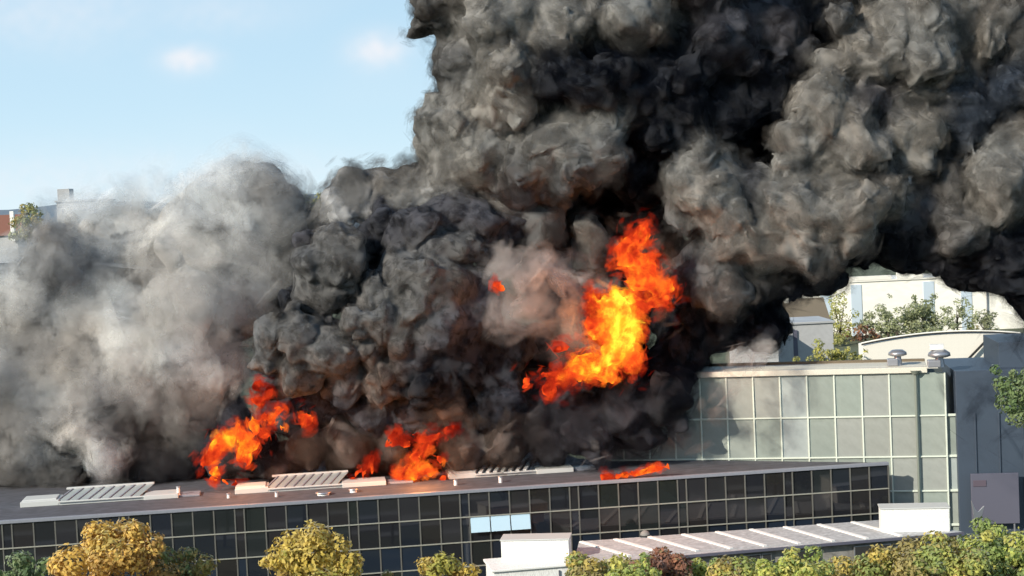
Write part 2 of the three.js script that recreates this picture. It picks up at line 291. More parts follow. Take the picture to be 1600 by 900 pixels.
// ------------------------------------------------------------------ the pale glass hall behind
const hallP = onY(1480, 713, officeH), hallQ = onY(1000, 719, officeH);
{
  const dir = hallP.clone().sub(hallQ).setY(0).normalize(), yaw = Math.atan2(-dir.z, dir.x);
  const g = thing('glass_hall', V(hallP.x, 0, hallP.z), yaw, 'tall pale green glass hall with white glazing bars, behind the dark glass facade', 'building');
  const zp = hallP.distanceTo(camera.position), s = hallP.clone().sub(camera.position).dot(CZ) * -1 / F;
  const colW = 42.4 * s, rowTop = [officeH + 8.1, officeH + 3.95, officeH + 0.02, officeH - 3.3, officeH - 6.6, 0.03], N = 13;
  part(g, 'core', bx(N * colW - 0.1, rowTop[0] - 0.2, 5, 0), M.hallCore, [-N * colW / 2, (rowTop[0] - 0.2) / 2, -2.7]);
  for (let i = 0; i < N; i++) for (let r = 0; r < 5; r++) {
    const hgt = rowTop[r] - rowTop[r + 1], x = -(i + 0.5) * colW, top = r === 0;
    part(g, 'pane', bx(colW - 0.08, hgt - 0.08, 0.06, 0), hallGlass[i === 5 && r < 2 ? 4 : [0, 1, 2, 3, 5][Math.floor(rnd() * 5)]], [x, (rowTop[r] + rowTop[r + 1]) / 2, -0.02 + 0.02 * rnd()], [0.01 * rn() - (top ? 0.0 : 0), 0.014 * rn(), 0]);
  }
  for (let i = 0; i <= N; i++) part(g, 'glazing_bar', bx(0.16, rowTop[0] - 0.02, 0.18, 0.04), M.hallFrame, [-i * colW, rowTop[0] / 2, 0.06]);
  for (let r = 1; r < 5; r++) part(g, 'transom', bx(N * colW, 0.16, 0.16, 0.04), M.hallFrame, [-N * colW / 2, rowTop[r], 0.08]);
  // a darker round post in front of one bar
  for (const i of [1]) { part(g, 'post', new THREE.CylinderGeometry(0.13, 0.13, rowTop[0], 12), M.hallPost, [-i * colW - 0.12, rowTop[0] / 2, 0.34]); part(g, 'post_head', new THREE.CylinderGeometry(0.5, 0.3, 0.35, 14), M.hallPost, [-i * colW - 0.12, rowTop[0] + 0.05, 0.36]); }
  // eaves and flat roof with upstand
  const eW = N * colW - 1.6;
  part(g, 'eaves', bx(eW, 0.55, 1.5, 0.06), M.hallRoof, [-1.6 - eW / 2, rowTop[0] + 0.26, -0.4]);
  part(g, 'roof', bx(eW, 0.3, 4.2, 0.05), M.hallRoof, [-1.6 - eW / 2, rowTop[0] + 0.4, -3.2]);
  part(g, 'roof_edge', bx(eW, 0.4, 0.4, 0.05), M.brownRoof, [-1.6 - eW / 2, rowTop[0] + 0.6, -5.1]);
  // lower glazed bay at the right end
  for (let r = 1; r < 5; r++) {
    const hgt = rowTop[r] - rowTop[r + 1];
    part(g, 'pane', bx(1.5, hgt - 0.08, 0.06, 0), hallGlass[(r * 2) % 6], [0.8, (rowTop[r] + rowTop[r + 1]) / 2, -0.3]);
    part(g, 'transom', bx(1.6, 0.24, 0.2, 0.03), M.hallFrame, [0.85, rowTop[r], -0.16]);
  }
  part(g, 'glazing_bar', bx(0.26, rowTop[1] + 0.2, 0.24, 0.04), M.hallFrame, [1.62, rowTop[1] / 2 + 0.1, -0.2]);
  // two mushroom ventilators on the roof
  for (const [x, y, k] of [[1403, 571, 1.05], [1468, 573, 1.25]]) {
    const p = g.worldToLocal(onY(x, y, rowTop[0] + 0.55)), v = new THREE.Group(); v.name = 'roof_ventilator'; v.position.copy(p); g.add(v);
    part(v, 'duct', new THREE.CylinderGeometry(0.3 * k, 0.42 * k, 0.9, 16), M.metal, [0, 0.45, 0]);
    part(v, 'cowl', new THREE.LatheGeometry([[0.02, 0.5], [0.5, 0.46], [0.8, 0.25], [0.85, 0], [0.55, -0.1], [0.3, -0.15]].map(([r, q]) => new THREE.Vector2(r * k, q * k)), 20), M.metal, [0, 1.15 * (k > 1 ? 0.9 : 1.1), 0]);
    part(v, 'housing', bx(1.0 * k, 0.7, 0.8 * k, 0.1), M.metal, [-0.5, 0.35, 0.2]);
    if (k > 1.1) part(v, 'lid', bx(1.3, 0.5, 1.0, 0.06), M.white, [-0.2, 1.88, -0.1]);
  }
}
// the dark block at the right edge
{
  const p = at(1494, 800, 152), g = thing('dark_block', V(p.x, 0, p.z), -0.12, 'tall slate blue glass block at the right edge in the shade of the smoke', 'building');
  const top = at(1570, 524, 166).y, low = at(1530, 574, 160).y;
  part(g, 'wall', bx(30, low, 12, 0.05), M.slate, [16.2, low / 2, -12.5]);
  part(g, 'tower', bx(22, top, 9, 0.05), M.slate, [5.6 + 11, top / 2, -13]);
  for (let i = 0; i < 9; i++) part(g, 'fin', bx(0.12, low - 4, 0.2, 0.02), M.slate, [2.9 + i * 2.2, (low - 4) / 2, -6.45]);
  part(g, 'panel', bx(4.4, 4.8, 0.3, 0.05), M.slatePanel, [4.4, 6.0, -5.6]);
  part(g, 'panel_leg', bx(0.15, 3.6, 0.15, 0.02), M.metal, [2.7, 1.8, -5.6]); part(g, 'panel_leg', bx(0.15, 3.6, 0.15, 0.02), M.metal, [6.1, 1.8, -5.6]);
  part(g, 'plaque', bx(1.2, 0.6, 0.06, 0.02), std('dull_red_plaque', lin(0.085, 0.065, 0.085), 0.6), [3.0, 7.5, -5.42]);
}
{ // a small pale wedge standing at the foot of the slate panel
  const p = at(1526, 815, 150), g = thing('pale_banner', V(p.x, 0, p.z), 0.2, 'small pale wedge shaped banner on a post at the foot of the slate panel', 'banner');
  part(g, 'post', new THREE.CylinderGeometry(0.05, 0.06, p.y, 10), M.metal, [0, p.y / 2, 0]);
  const s = new THREE.Shape(); s.moveTo(-0.45, 1.9); s.quadraticCurveTo(-0.25, 0.6, -0.2, 0); s.lineTo(0.35, 0); s.quadraticCurveTo(0.6, 0.8, 0.75, 1.35); s.quadraticCurveTo(0.3, 0.9, 0.1, 0.85); s.quadraticCurveTo(-0.2, 1.1, -0.45, 1.9);
  part(g, 'cloth', new THREE.ExtrudeGeometry(s, { depth: 0.08, bevelEnabled: true, bevelSize: 0.03, bevelThickness: 0.03, bevelSegments: 2 }), M.metal, [0, p.y, -0.04]);
}
// ------------------------------------------------------------------ buildings beyond
function farBlock(name, x0, x1, yTop, depth, dep, mat, label, yaw = 0, roofMat = M.greyRoof) {
  const a = at(x0, yTop, depth), b = at(x1, yTop, depth), w = b.x - a.x, h = (a.y + b.y) / 2;
  const g = thing(name, V((a.x + b.x) / 2, 0, (a.z + b.z) / 2), yaw, label, 'building');
  part(g, 'wall', bx(w, h - 0.4, dep, 0.05), mat, [0, (h - 0.4) / 2, -dep / 2]);
  part(g, 'roof', bx(w + 0.6, 0.4, dep + 0.6, 0.05), roofMat, [0, h - 0.2, -dep / 2]);
  return { g, w, h };
}
{ // the long cream block in the gap under the smoke
  const { g, w, h } = farBlock('apartment_block', 1270, 1600, 434, 400, 16, M.cream, 'long cream block with blue strips seen in the gap under the black smoke', 0.02, M.creamPale);
  const loc = (x, y) => g.worldToLocal(at(x, y, 400)).x;
  for (const x of [1338, 1452, 1511, 1290]) part(g, 'blue_strip', bx(2.6, h - 1, 0.3, 0.04), M.blueStrip, [loc(x, 470), (h - 1) / 2, 0.02]);
  for (const [x0, x1, q] of [[1270, 1392, 0.2], [1400, 1442, 1.6], [1462, 1550, 0.8]]) part(g, 'parapet', bx(loc(x1, 430) - loc(x0, 430), 0.8 + q, 0.5, 0.05), q > 1 ? M.cream : M.creamPale, [(loc(x0, 430) + loc(x1, 430)) / 2, h + (0.8 + q) / 2 - 0.02, 0.1]);
  part(g, 'lamp_bracket', bx(2.2, 0.2, 0.2, 0.03), M.dark, [loc(1536, 450), h - 3, 0.6]); part(g, 'drainpipe', bx(0.3, h - 3, 0.2, 0.03), M.metal, [loc(1543, 470), (h - 3) / 2, 0.3]);
}
{ // low cream hall with a bowed roof
  const d = 250, a = at(1350, 540, d), b = at(1590, 525, d), w = b.x - a.x, h0 = at(1350, 540, d).y;
  const g = thing('low_hall', V((a.x + b.x) / 2, 0, a.z), 0, 'low cream building with a gently bowed roof edged in dark trim, behind the roof vents', 'building');
  const yA = h0, yM = at(1462, 518, d).y, yB = at(1590, 524, d).y;
  const s = new THREE.Shape(); s.moveTo(-w / 2, 0); s.lineTo(w / 2, 0); s.lineTo(w / 2, yB); s.quadraticCurveTo(0, yM + 0.5, -w / 2, yA); s.closePath();
  part(g, 'wall', new THREE.ExtrudeGeometry(s, { depth: 4, bevelEnabled: false, curveSegments: 20 }), M.creamPale, [0, 0, -4]);
  const curve = new THREE.QuadraticBezierCurve3(V(-w / 2 - 0.4, yA + 0.16, 0.12), V(0, yM + 0.66, 0.12), V(w / 2 + 0.4, yB + 0.16, 0.12));
  part(g, 'roof_trim', new THREE.TubeGeometry(curve, 24, 0.11, 8), M.dark);
  const c2 = new THREE.QuadraticBezierCurve3(V(-w / 2 - 0.4, yA + 0.36, 0), V(0, yM + 0.86, 0), V(w / 2 + 0.4, yB + 0.36, 0));
  part(g, 'roof', new THREE.TubeGeometry(c2, 24, 0.12, 8), M.cream);
  for (const [p, q] of [[[1512, 562], [1545, 528]], [[1545, 528], [1582, 556]]]) part(g, 'gable_trim', bar(g.worldToLocal(at(...p, d - 0.6)), g.worldToLocal(at(...q, d - 0.6)), 0.3), M.dark);
}
{
  const { g, w, h } = farBlock('grey_block', 1213, 1302, 503, 300, 12, M.blockGrey, 'plain grey block standing behind the glass hall beside the yellow bush', 0.05);
  part(g, 'pilaster', bx(1.1, h - 1.4, 0.4, 0.04), M.slatePanel, [-w / 2 + 3.1, (h - 1.4) / 2, 0.1]);
  part(g, 'recess', bx(3.2, h - 1, 0.5, 0.05), M.blockGrey, [-w / 2 + 1.2, (h - 1) / 2, 0.2]);
  const r = thing('brown_roofed_house', V(g.position.x + 2.6, 0, g.position.z - 22), 0.05, 'house with a brown pitched roof just above the plain grey block', 'house');
  const ww = 11.5, hh = at(1260, 500, 322).y, top = at(1260, 466, 326).y;
  part(r, 'wall', bx(ww, hh, 9, 0.05), M.creamPale, [0, hh / 2, -4.5]);
  const sh = new THREE.Shape([new THREE.Vector2(0.6, hh), new THREE.Vector2(-4.5, top), new THREE.Vector2(-9.6, hh)].map((v) => v)); const roof = new THREE.ExtrudeGeometry(sh, { depth: ww + 0.8, bevelEnabled: false }); roof.rotateY(-Math.PI / 2); roof.scale(1, 1, 1);
  // the extruded gable runs along x after turning; its profile x becomes z
  part(r, 'roof', roof, M.brownRoof, [(ww + 0.8) / 2, 0, 0]);
  part(r, 'chimney', bx(0.9, 2.2, 0.9, 0.05), M.cream, [-1.4, top, -4]);
  part(farBlock('pale_block', 1150, 1215, 508, 285, 10, M.blockGrey, 'pale grey block partly hidden by the drifting smoke left of the plain grey block', 0).g, 'ledge', bx(8, 0.3, 0.4, 0.04), M.cream, [0, 6, 0.2]);
}
{ // the far left: roofs behind the grey smoke
  const d = 330, g0 = at(-10, 352, d), h = at(10, 366, d).y;
  const g = thing('red_roofed_house', V(at(-20, 366, d).x, 0, g0.z), 0, 'grey walled house with a dull red roof at the left edge above the smoke', 'house');
  part(g, 'wall', bx(14, h - 0.2, 10, 0.05), M.blockGrey, [-1, (h - 0.2) / 2, -5]);
  const top = at(0, 336, d + 5).y, sh = new THREE.Shape([new THREE.Vector2(0.5, h - 0.25), new THREE.Vector2(-5, top), new THREE.Vector2(-10.5, h - 0.25)]); const roof = new THREE.ExtrudeGeometry(sh, { depth: 14.4, bevelEnabled: false }); roof.rotateY(-Math.PI / 2);
  part(g, 'roof', roof, M.redRoof, [6.2, 0, 0]);
  part(g, 'chimney', bx(0.8, at(20, 330, d).y - h + 1.4, 0.8, 0.05), M.white, [g.worldToLocal(at(21, 340, d)).x, (at(20, 330, d).y + h - 1.4) / 2, 0.7]);
  const b = farBlock('tall_block', 88, 160, 312, 360, 12, M.blockGrey, 'pale tall block with a dark corner pipe, half lost in the grey smoke at left', 0.03);
  part(b.g, 'corner_pipe', bx(0.45, b.h - 1, 0.4, 0.05), M.dark, [b.w / 2 + 0.05, (b.h - 1) / 2, 0.2]);
  part(b.g, 'stair_tower', bx(2.6, 2.6, 4, 0.05), M.blockGrey, [-b.w / 2 + 1.4, b.h + 1.2, -3]);
  for (let i = 0; i < 4; i++) for (let r = 0; r < 3; r++) { const f = part(b.g, 'window', bx(1.3, 1.3, 0.14, 0.02), M.creamPale, [-3.4 + i * 2.3, b.h - 2.4 - r * 3, 0.02]); part(f, 'pane', bx(1.05, 1.05, 0.06, 0), M.slatePanel, [0, 0, 0.06]); }
}
// ------------------------------------------------------------------ trees: tapered trunk and limbs, a crown of many small leaves
const barkMat = std('bark', lin(0.075, 0.06, 0.045), 0.95, { map: tile(streak, 1, 2) });
const leafMats = new Map();
function leafMat(c) {
  const k = c.map((v) => v.toFixed(3)).join();
  if (!leafMats.has(k)) { const m = new THREE.MeshPhysicalMaterial({ color: lin(1, 1, 1), vertexColors: true, roughness: 0.85, side: THREE.DoubleSide, transmission: 0.45, thickness: 0 }); m.name = 'leaves'; leafMats.set(k, m); }
  return leafMats.get(k);
}
const theLeaf = leafMat([1, 1, 1]);
function leaves(clumps, size, per, palette) {
  const pos = [], nor = [], col = [], idx = []; let k = 0;
  const n = V(), x = V(), y = V(), p = V();
  for (const c of clumps) {
    const tone = palette[Math.floor(rnd() * palette.length)], tone2 = palette[Math.floor(rnd() * palette.length)], count = Math.round(per * c.r * c.r);
    for (let i = 0; i < count; i++) {
      const u = ru(-1, 1), a = ru(0, 6.283), s = Math.sqrt(1 - u * u), rr = c.r * (0.55 + 0.5 * Math.cbrt(rnd())) * (1 + 0.3 * noise3(s * Math.cos(a) * 2 + c.p.x, u * 2 + c.p.y, s * Math.sin(a) * 2 + c.p.z));
      n.set(s * Math.cos(a), u, s * Math.sin(a)); p.copy(c.p).addScaledVector(n, rr); p.y = c.p.y + n.y * rr * 0.82;
      n.add(V(rn(), rn() + 0.35, rn()).multiplyScalar(0.7)).normalize(); x.set(rn(), rn(), rn()).cross(n).normalize(); y.crossVectors(n, x);
      const sz = size * ru(0.6, 1.3), t = rnd() < 0.35 ? tone2 : tone, j = ru(0.7, 1.3);
      // a pointed leaf: four corners, bent along its middle
      const q = [[0, -1], [0.55, 0], [0, 1.1], [-0.55, 0]];
      q.forEach(([ax, ay], m) => { const lift = m % 2 ? 0.16 * sz : 0; pos.push(p.x + x.x * ax * sz + y.x * ay * sz + n.x * lift, p.y + x.y * ax * sz + y.y * ay * sz + n.y * lift, p.z + x.z * ax * sz + y.z * ay * sz + n.z * lift); nor.push(n.x, n.y, n.z); col.push(t[0] * j, t[1] * j, t[2] * j * ru(0.8, 1.2)); });
      idx.push(k, k + 1, k + 2, k, k + 2, k + 3); k += 4;
    }
  }
  const g = new THREE.BufferGeometry(); g.setAttribute('position', new THREE.Float32BufferAttribute(pos, 3)); g.setAttribute('normal', new THREE.Float32BufferAttribute(nor, 3)); g.setAttribute('color', new THREE.Float32BufferAttribute(col, 3)); g.setIndex(idx);
  return g;
}
function limb(a, b, r0, r1, bend) {
  const mid = a.clone().lerp(b, 0.5).add(bend), c = new THREE.QuadraticBezierCurve3(a, mid, b), seg = 7, rad = 7, g = new THREE.TubeGeometry(c, seg, 1, rad);
  const p = g.attributes.position; for (let i = 0; i <= seg; i++) { const o = c.getPointAt(i / seg), r = lerp(r0, r1, i / seg); for (let j = 0; j <= rad; j++) { const q = i * (rad + 1) + j; p.setXYZ(q, o.x + (p.getX(q) - o.x) * r, o.y + (p.getY(q) - o.y) * r, o.z + (p.getZ(q) - o.z) * r); } }
  return g;
}
const PAL = {
  amber: [[0.58, 0.36, 0.07], [0.66, 0.43, 0.08], [0.45, 0.26, 0.055], [0.56, 0.42, 0.10]],
  gold: [[0.522, 0.383, 0.052], [0.434, 0.295, 0.052], [0.383, 0.348, 0.052], [0.574, 0.434, 0.086]],
  olive: [[0.208, 0.226, 0.056], [0.302, 0.282, 0.066], [0.151, 0.189, 0.056], [0.377, 0.282, 0.075]],
  green: [[0.145, 0.217, 0.064], [0.109, 0.181, 0.054], [0.181, 0.236, 0.090]],
  lime: [[0.42, 0.46, 0.085], [0.32, 0.38, 0.08], [0.50, 0.47, 0.10], [0.22, 0.29, 0.065]],
  mixed: [[0.42, 0.42, 0.08], [0.27, 0.32, 0.075], [0.52, 0.40, 0.09], [0.33, 0.27, 0.08]],
  rust: [[0.319, 0.128, 0.064], [0.239, 0.103, 0.056], [0.271, 0.176, 0.064]],
  dusty: [[0.302, 0.325, 0.163], [0.371, 0.394, 0.210], [0.232, 0.256, 0.115]],
  pale: [[0.471, 0.434, 0.094], [0.377, 0.377, 0.094], [0.320, 0.302, 0.094]],
};
// crown given by lobes in metres round a centre; the trunk stands on the ground below it
function tree(name, label, x, y, depth, rpx, pal, opt = {}) {
  seedState = Math.round(x * 131 + y * 17 + depth);
  const top = at(x, y, depth), s = depth / F, R = rpx * s, c = top.clone(); c.y -= R * (opt.tall ?? 1);
  const g = thing(name, V(c.x, 0, c.z), 0, label, opt.cat ?? 'tree', opt.group);
  const cl = []; const n = opt.lobes ?? 26;
  for (let i = 0; i < n; i++) { const u = ru(-0.75, 1), a = ru(0, 6.283), q = Math.sqrt(1 - u * u), rr = ru(0.35, 1.08); cl.push({ p: V(q * Math.cos(a) * R * rr * (opt.wide ?? 1), c.y + u * R * rr * (opt.tall ?? 1), q * Math.sin(a) * R * rr), r: R * ru(0.11, 0.34) }); }
  for (const [lx, ly, lr] of opt.extra ?? []) { const p = at(lx, ly, depth); cl.push({ p: V(p.x - c.x, p.y, p.z - c.z), r: lr * s }); }
  const limbs = [limb(V(0, 0, 0), V(0.1 * R, c.y + 0.3 * R, 0), Math.max(0.07, R * 0.075), R * 0.02, V(0.1 * R, 0, 0.05 * R))];
  for (let i = 0; i < Math.min(9, cl.length); i++) limbs.push(limb(V(0.04 * R, lerp(c.y * 0.55, c.y, rnd()), 0), cl[i].p, R * 0.035, R * 0.008, V(0, -0.12 * R, 0)));
  part(g, 'trunk', mergeGeometries(limbs), barkMat);
  part(g, 'crown', leaves(cl, opt.leaf ?? 0.19, opt.per ?? 260, PAL[pal]), theLeaf);
  return g;
}
tree('autumn_tree', 'amber leaved tree in front of the left part of the dark facade', 180, 824, 118, 84, 'amber', { tall: 1.15, lobes: 40, extra: [[155, 834, 24], [210, 826, 15], [213, 832, 20], [115, 880, 34], [240, 850, 20], [92, 886, 18], [170, 850, 36], [200, 868, 36]] });
tree('autumn_tree', 'golden leaved tree in front of the middle of the dark facade', 487, 828, 120, 76, 'gold', { tall: 1.2, lobes: 40, extra: [[490, 838, 26], [455, 850, 24], [525, 852, 22], [440, 872, 26], [545, 880, 24], [486, 870, 44]] });
tree('green_shrub', 'dull green leafy tree at the bottom left corner of the picture', 40, 866, 122, 52, 'green', { lobes: 22, extra: [[30, 876, 18], [70, 884, 16]] });
tree('green_shrub', 'dusty green tree between the amber tree and the golden tree', 285, 862, 121, 50, 'olive', { lobes: 24, extra: [[255, 872, 20], [320, 882, 18], [296, 868, 12]] });
tree('yellow_shrub', 'small yellow topped tree left of the white annexe end', 690, 874, 124, 46, 'gold', { lobes: 20, extra: [[665, 884, 16], [700, 882, 18], [735, 892, 14]] });
tree('yellow_shrub', 'low yellow bush top at the foot of the golden tree', 600, 894, 124, 26, 'olive', { lobes: 12 });
// the hedge of trees along the bottom right
const hedge = [
  [935, 872, 40, 'mixed', 'low olive bush beside the white annexe end, leftmost in the tree row'], [1040, 862, 34, 'rust', 'rust brown bush in front of the annexe roof', 1], [990, 878, 36, 'lime', 'lime green bush left of the rust brown bush'], [1085, 872, 40, 'lime', 'lime green bush right of the rust brown bush'],
  [1160, 868, 44, 'mixed', 'mottled green and yellow bush under the first dark openings of the annexe'], [1240, 866, 44, 'lime', 'green bush below the middle of the annexe eaves'], [1318, 864, 46, 'mixed', 'mottled bush with yellow side below the dark annexe openings'], [1395, 852, 52, 'mixed', 'orange tinged bush below the bright white box'],
  [1462, 848, 54, 'mixed', 'brownish green bush below the right corner of the annexe'], [1530, 834, 60, 'lime', 'tall lime green tree right of the annexe corner'], [1590, 826, 60, 'lime', 'lime green tree at the bottom right corner'],
];
hedge.forEach(([x, y, r, pal, label], i) => tree('hedge_bush', label, x, y - 7, 128 - (i % 3) * 3, r * 1.2, pal, { lobes: 34, wide: 1.3, leaf: 0.19, extra: [[x - r * 0.7, y + r * 0.7, r * 0.5], [x + r * 0.7, y + r * 0.75, r * 0.5], [x, y + r * 0.5, r * 0.5]] }));
// a leafy branch tree close to the right edge
tree('leafy_tree', 'dark green leafy tree at the right edge in front of the slate block', 1618, 552, 140, 46, 'green', { tall: 1.4, lobes: 26, wide: 1.0, extra: [[1568, 600, 16], [1578, 628, 22], [1598, 610, 28], [1592, 650, 18], [1556, 578, 9]] });
// trees beyond
const far = [[1384, 462, 385, 30, 'dusty', 'ragged grey green tree before the cream block, second from the left', { per: 34, lobes: 34, tall: 1.5 }], [1440, 458, 384, 36, 'dusty', 'bushiest green tree before the cream block', { lobes: 40, tall: 1.2 }], [1492, 460, 386, 26, 'dusty', 'thin ragged tree before the right bay of the cream block', { per: 30, lobes: 26, tall: 1.5 }], [1308, 452, 386, 32, 'pale', 'sparse pale yellow tree at the left end of the cream block', { per: 22, lobes: 40, tall: 1.8, wide: 0.8 }], [1350, 480, 387, 24, 'dusty', 'small tree left of the bushiest green tree', { per: 34 }], [1535, 484, 384, 26, 'dusty', 'small tree under the lamp bracket of the cream block', { per: 40 }],
  [1400, 500, 378, 20, 'dusty', 'low bush under the ragged grey green tree', { wide: 1.8 }], [1465, 500, 378, 22, 'dusty', 'low bush right of the bushiest green tree', { wide: 1.8 }], [1520, 506, 378, 18, 'olive', 'low brownish bush before the right bay of the cream block', { wide: 2 }], [1345, 508, 378, 16, 'rust', 'low brown bush at the left foot of the cream block', { wide: 2 }], [1300, 505, 376, 20, 'pale', 'low pale bush beside the brown roofed house', { wide: 1.5, per: 34 }],
  [1290, 530, 245, 30, 'pale', 'yellow green bush beside the plain grey block', { wide: 1.5, leaf: 0.26, per: 110 }], [1328, 542, 246, 22, 'pale', 'low yellow green bush left of the low cream building', { wide: 1.5, leaf: 0.26, per: 110 }],
  [1420, 414, 440, 20, 'pale', 'pale tree top showing above the roof of the cream block', {}], [40, 312, 310, 26, 'olive', 'olive brown tree beside the white chimney at the left edge', { tall: 1.6, lobes: 34 }], [8, 338, 345, 20, 'rust', 'rusty tree behind the red roof at the left edge', {}], [484, 298, 420, 40, 'pale', 'yellow green tree top seen in the gap in the smoke', { wide: 1.4 }]];
for (const [x, y, d, r, pal, label, o] of far) tree('distant_tree', label, x, y, d, r, pal, { leaf: 0.34, per: 60, ...o });
// ------------------------------------------------------------------ smoke and flame: a field of puffs, meshed, with loose wisps on its skin
const puffAlpha = (() => {
  const S = 256, d = new Uint8Array(S * S * 4);
  for (let j = 0; j < S; j++) for (let i = 0; i < S; i++) {
    const qx = i >= S / 2 ? 1 : 0, qy = j >= S / 2 ? 1 : 0, x = ((i % (S / 2)) + 0.5) / (S / 4) - 1, y = ((j % (S / 2)) + 0.5) / (S / 4) - 1, s = qx * 7 + qy * 13;
    let n = 0.5 * noise3(x * 1.6, y * 1.6, s) + 0.3 * noise3(x * 3.3, y * 3.3, s + 3) + 0.2 * noise3(x * 6.5, y * 6.5, s + 5);
    const r = Math.hypot(x, y) * (1 + 0.25 * noise3(x * 1.3, y * 1.3, s + 9));
    const a = clamp((1 - r) * 1.7, 0, 1) ** 1.2 * clamp(0.8 + 0.7 * n, 0, 1);
    const o = (j * S + i) * 4; d[o] = d[o + 1] = d[o + 2] = Math.hypot(x, y) > 0.97 ? 0 : 255 * a; d[o + 3] = 255;
  }
  const t = new THREE.DataTexture(d, S, S); t.magFilter = THREE.LinearFilter; t.needsUpdate = true;
  return t;
})();

function surfaceNets(Fd, nx, ny, nz, h, o) {
  const id = new Int32Array(nx * ny * nz).fill(-1), pos = [], sx = 1, sy = nx, sz = nx * ny;
  const off = [0, sx, sy, sx + sy, sz, sx + sz, sy + sz, sx + sy + sz];
  const edges = [[0, 1], [2, 3], [4, 5], [6, 7], [0, 2], [1, 3], [4, 6], [5, 7], [0, 4], [1, 5], [2, 6], [3, 7]];
  for (let k = 0; k < nz - 1; k++) for (let j = 0; j < ny - 1; j++) for (let i = 0; i < nx - 1; i++) {
    const b = i + j * sy + k * sz; let m = 0;
    for (let c = 0; c < 8; c++) if (Fd[b + off[c]] > 0) m |= 1 << c;
    if (m === 0 || m === 255) continue;
    let x = 0, y = 0, z = 0, n = 0;
    for (const [p, q] of edges) {
      if (((m >> p) & 1) === ((m >> q) & 1)) continue;
      const fp = Fd[b + off[p]], fq = Fd[b + off[q]], t = fp / (fp - fq);
      x += (p & 1) + t * ((q & 1) - (p & 1)); y += ((p >> 1) & 1) + t * (((q >> 1) & 1) - ((p >> 1) & 1)); z += (p >> 2) + t * ((q >> 2) - (p >> 2)); n++;
    }
    id[b] = pos.length / 3;
    pos.push(o.x + (i + x / n) * h, o.y + (j + y / n) * h, o.z + (k + z / n) * h);
  }
  const index = [], quad = (a, b, c, d, flip) => { if (a < 0 || b < 0 || c < 0 || d < 0) return; flip ? index.push(a, c, b, a, d, c) : index.push(a, b, c, a, c, d); };
  for (let k = 1; k < nz - 1; k++) for (let j = 1; j < ny - 1; j++) for (let i = 1; i < nx - 1; i++) {
    const b = i + j * sy + k * sz, s = Fd[b] > 0;
    if (s !== Fd[b + sx] > 0) quad(id[b], id[b - sy], id[b - sy - sz], id[b - sz], !s);
    if (s !== Fd[b + sy] > 0) quad(id[b], id[b - sz], id[b - sx - sz], id[b - sx], !s);
    if (s !== Fd[b + sz] > 0) quad(id[b], id[b - sx], id[b - sx - sy], id[b - sy], !s);
  }
  return { pos: new Float32Array(pos), index };
}

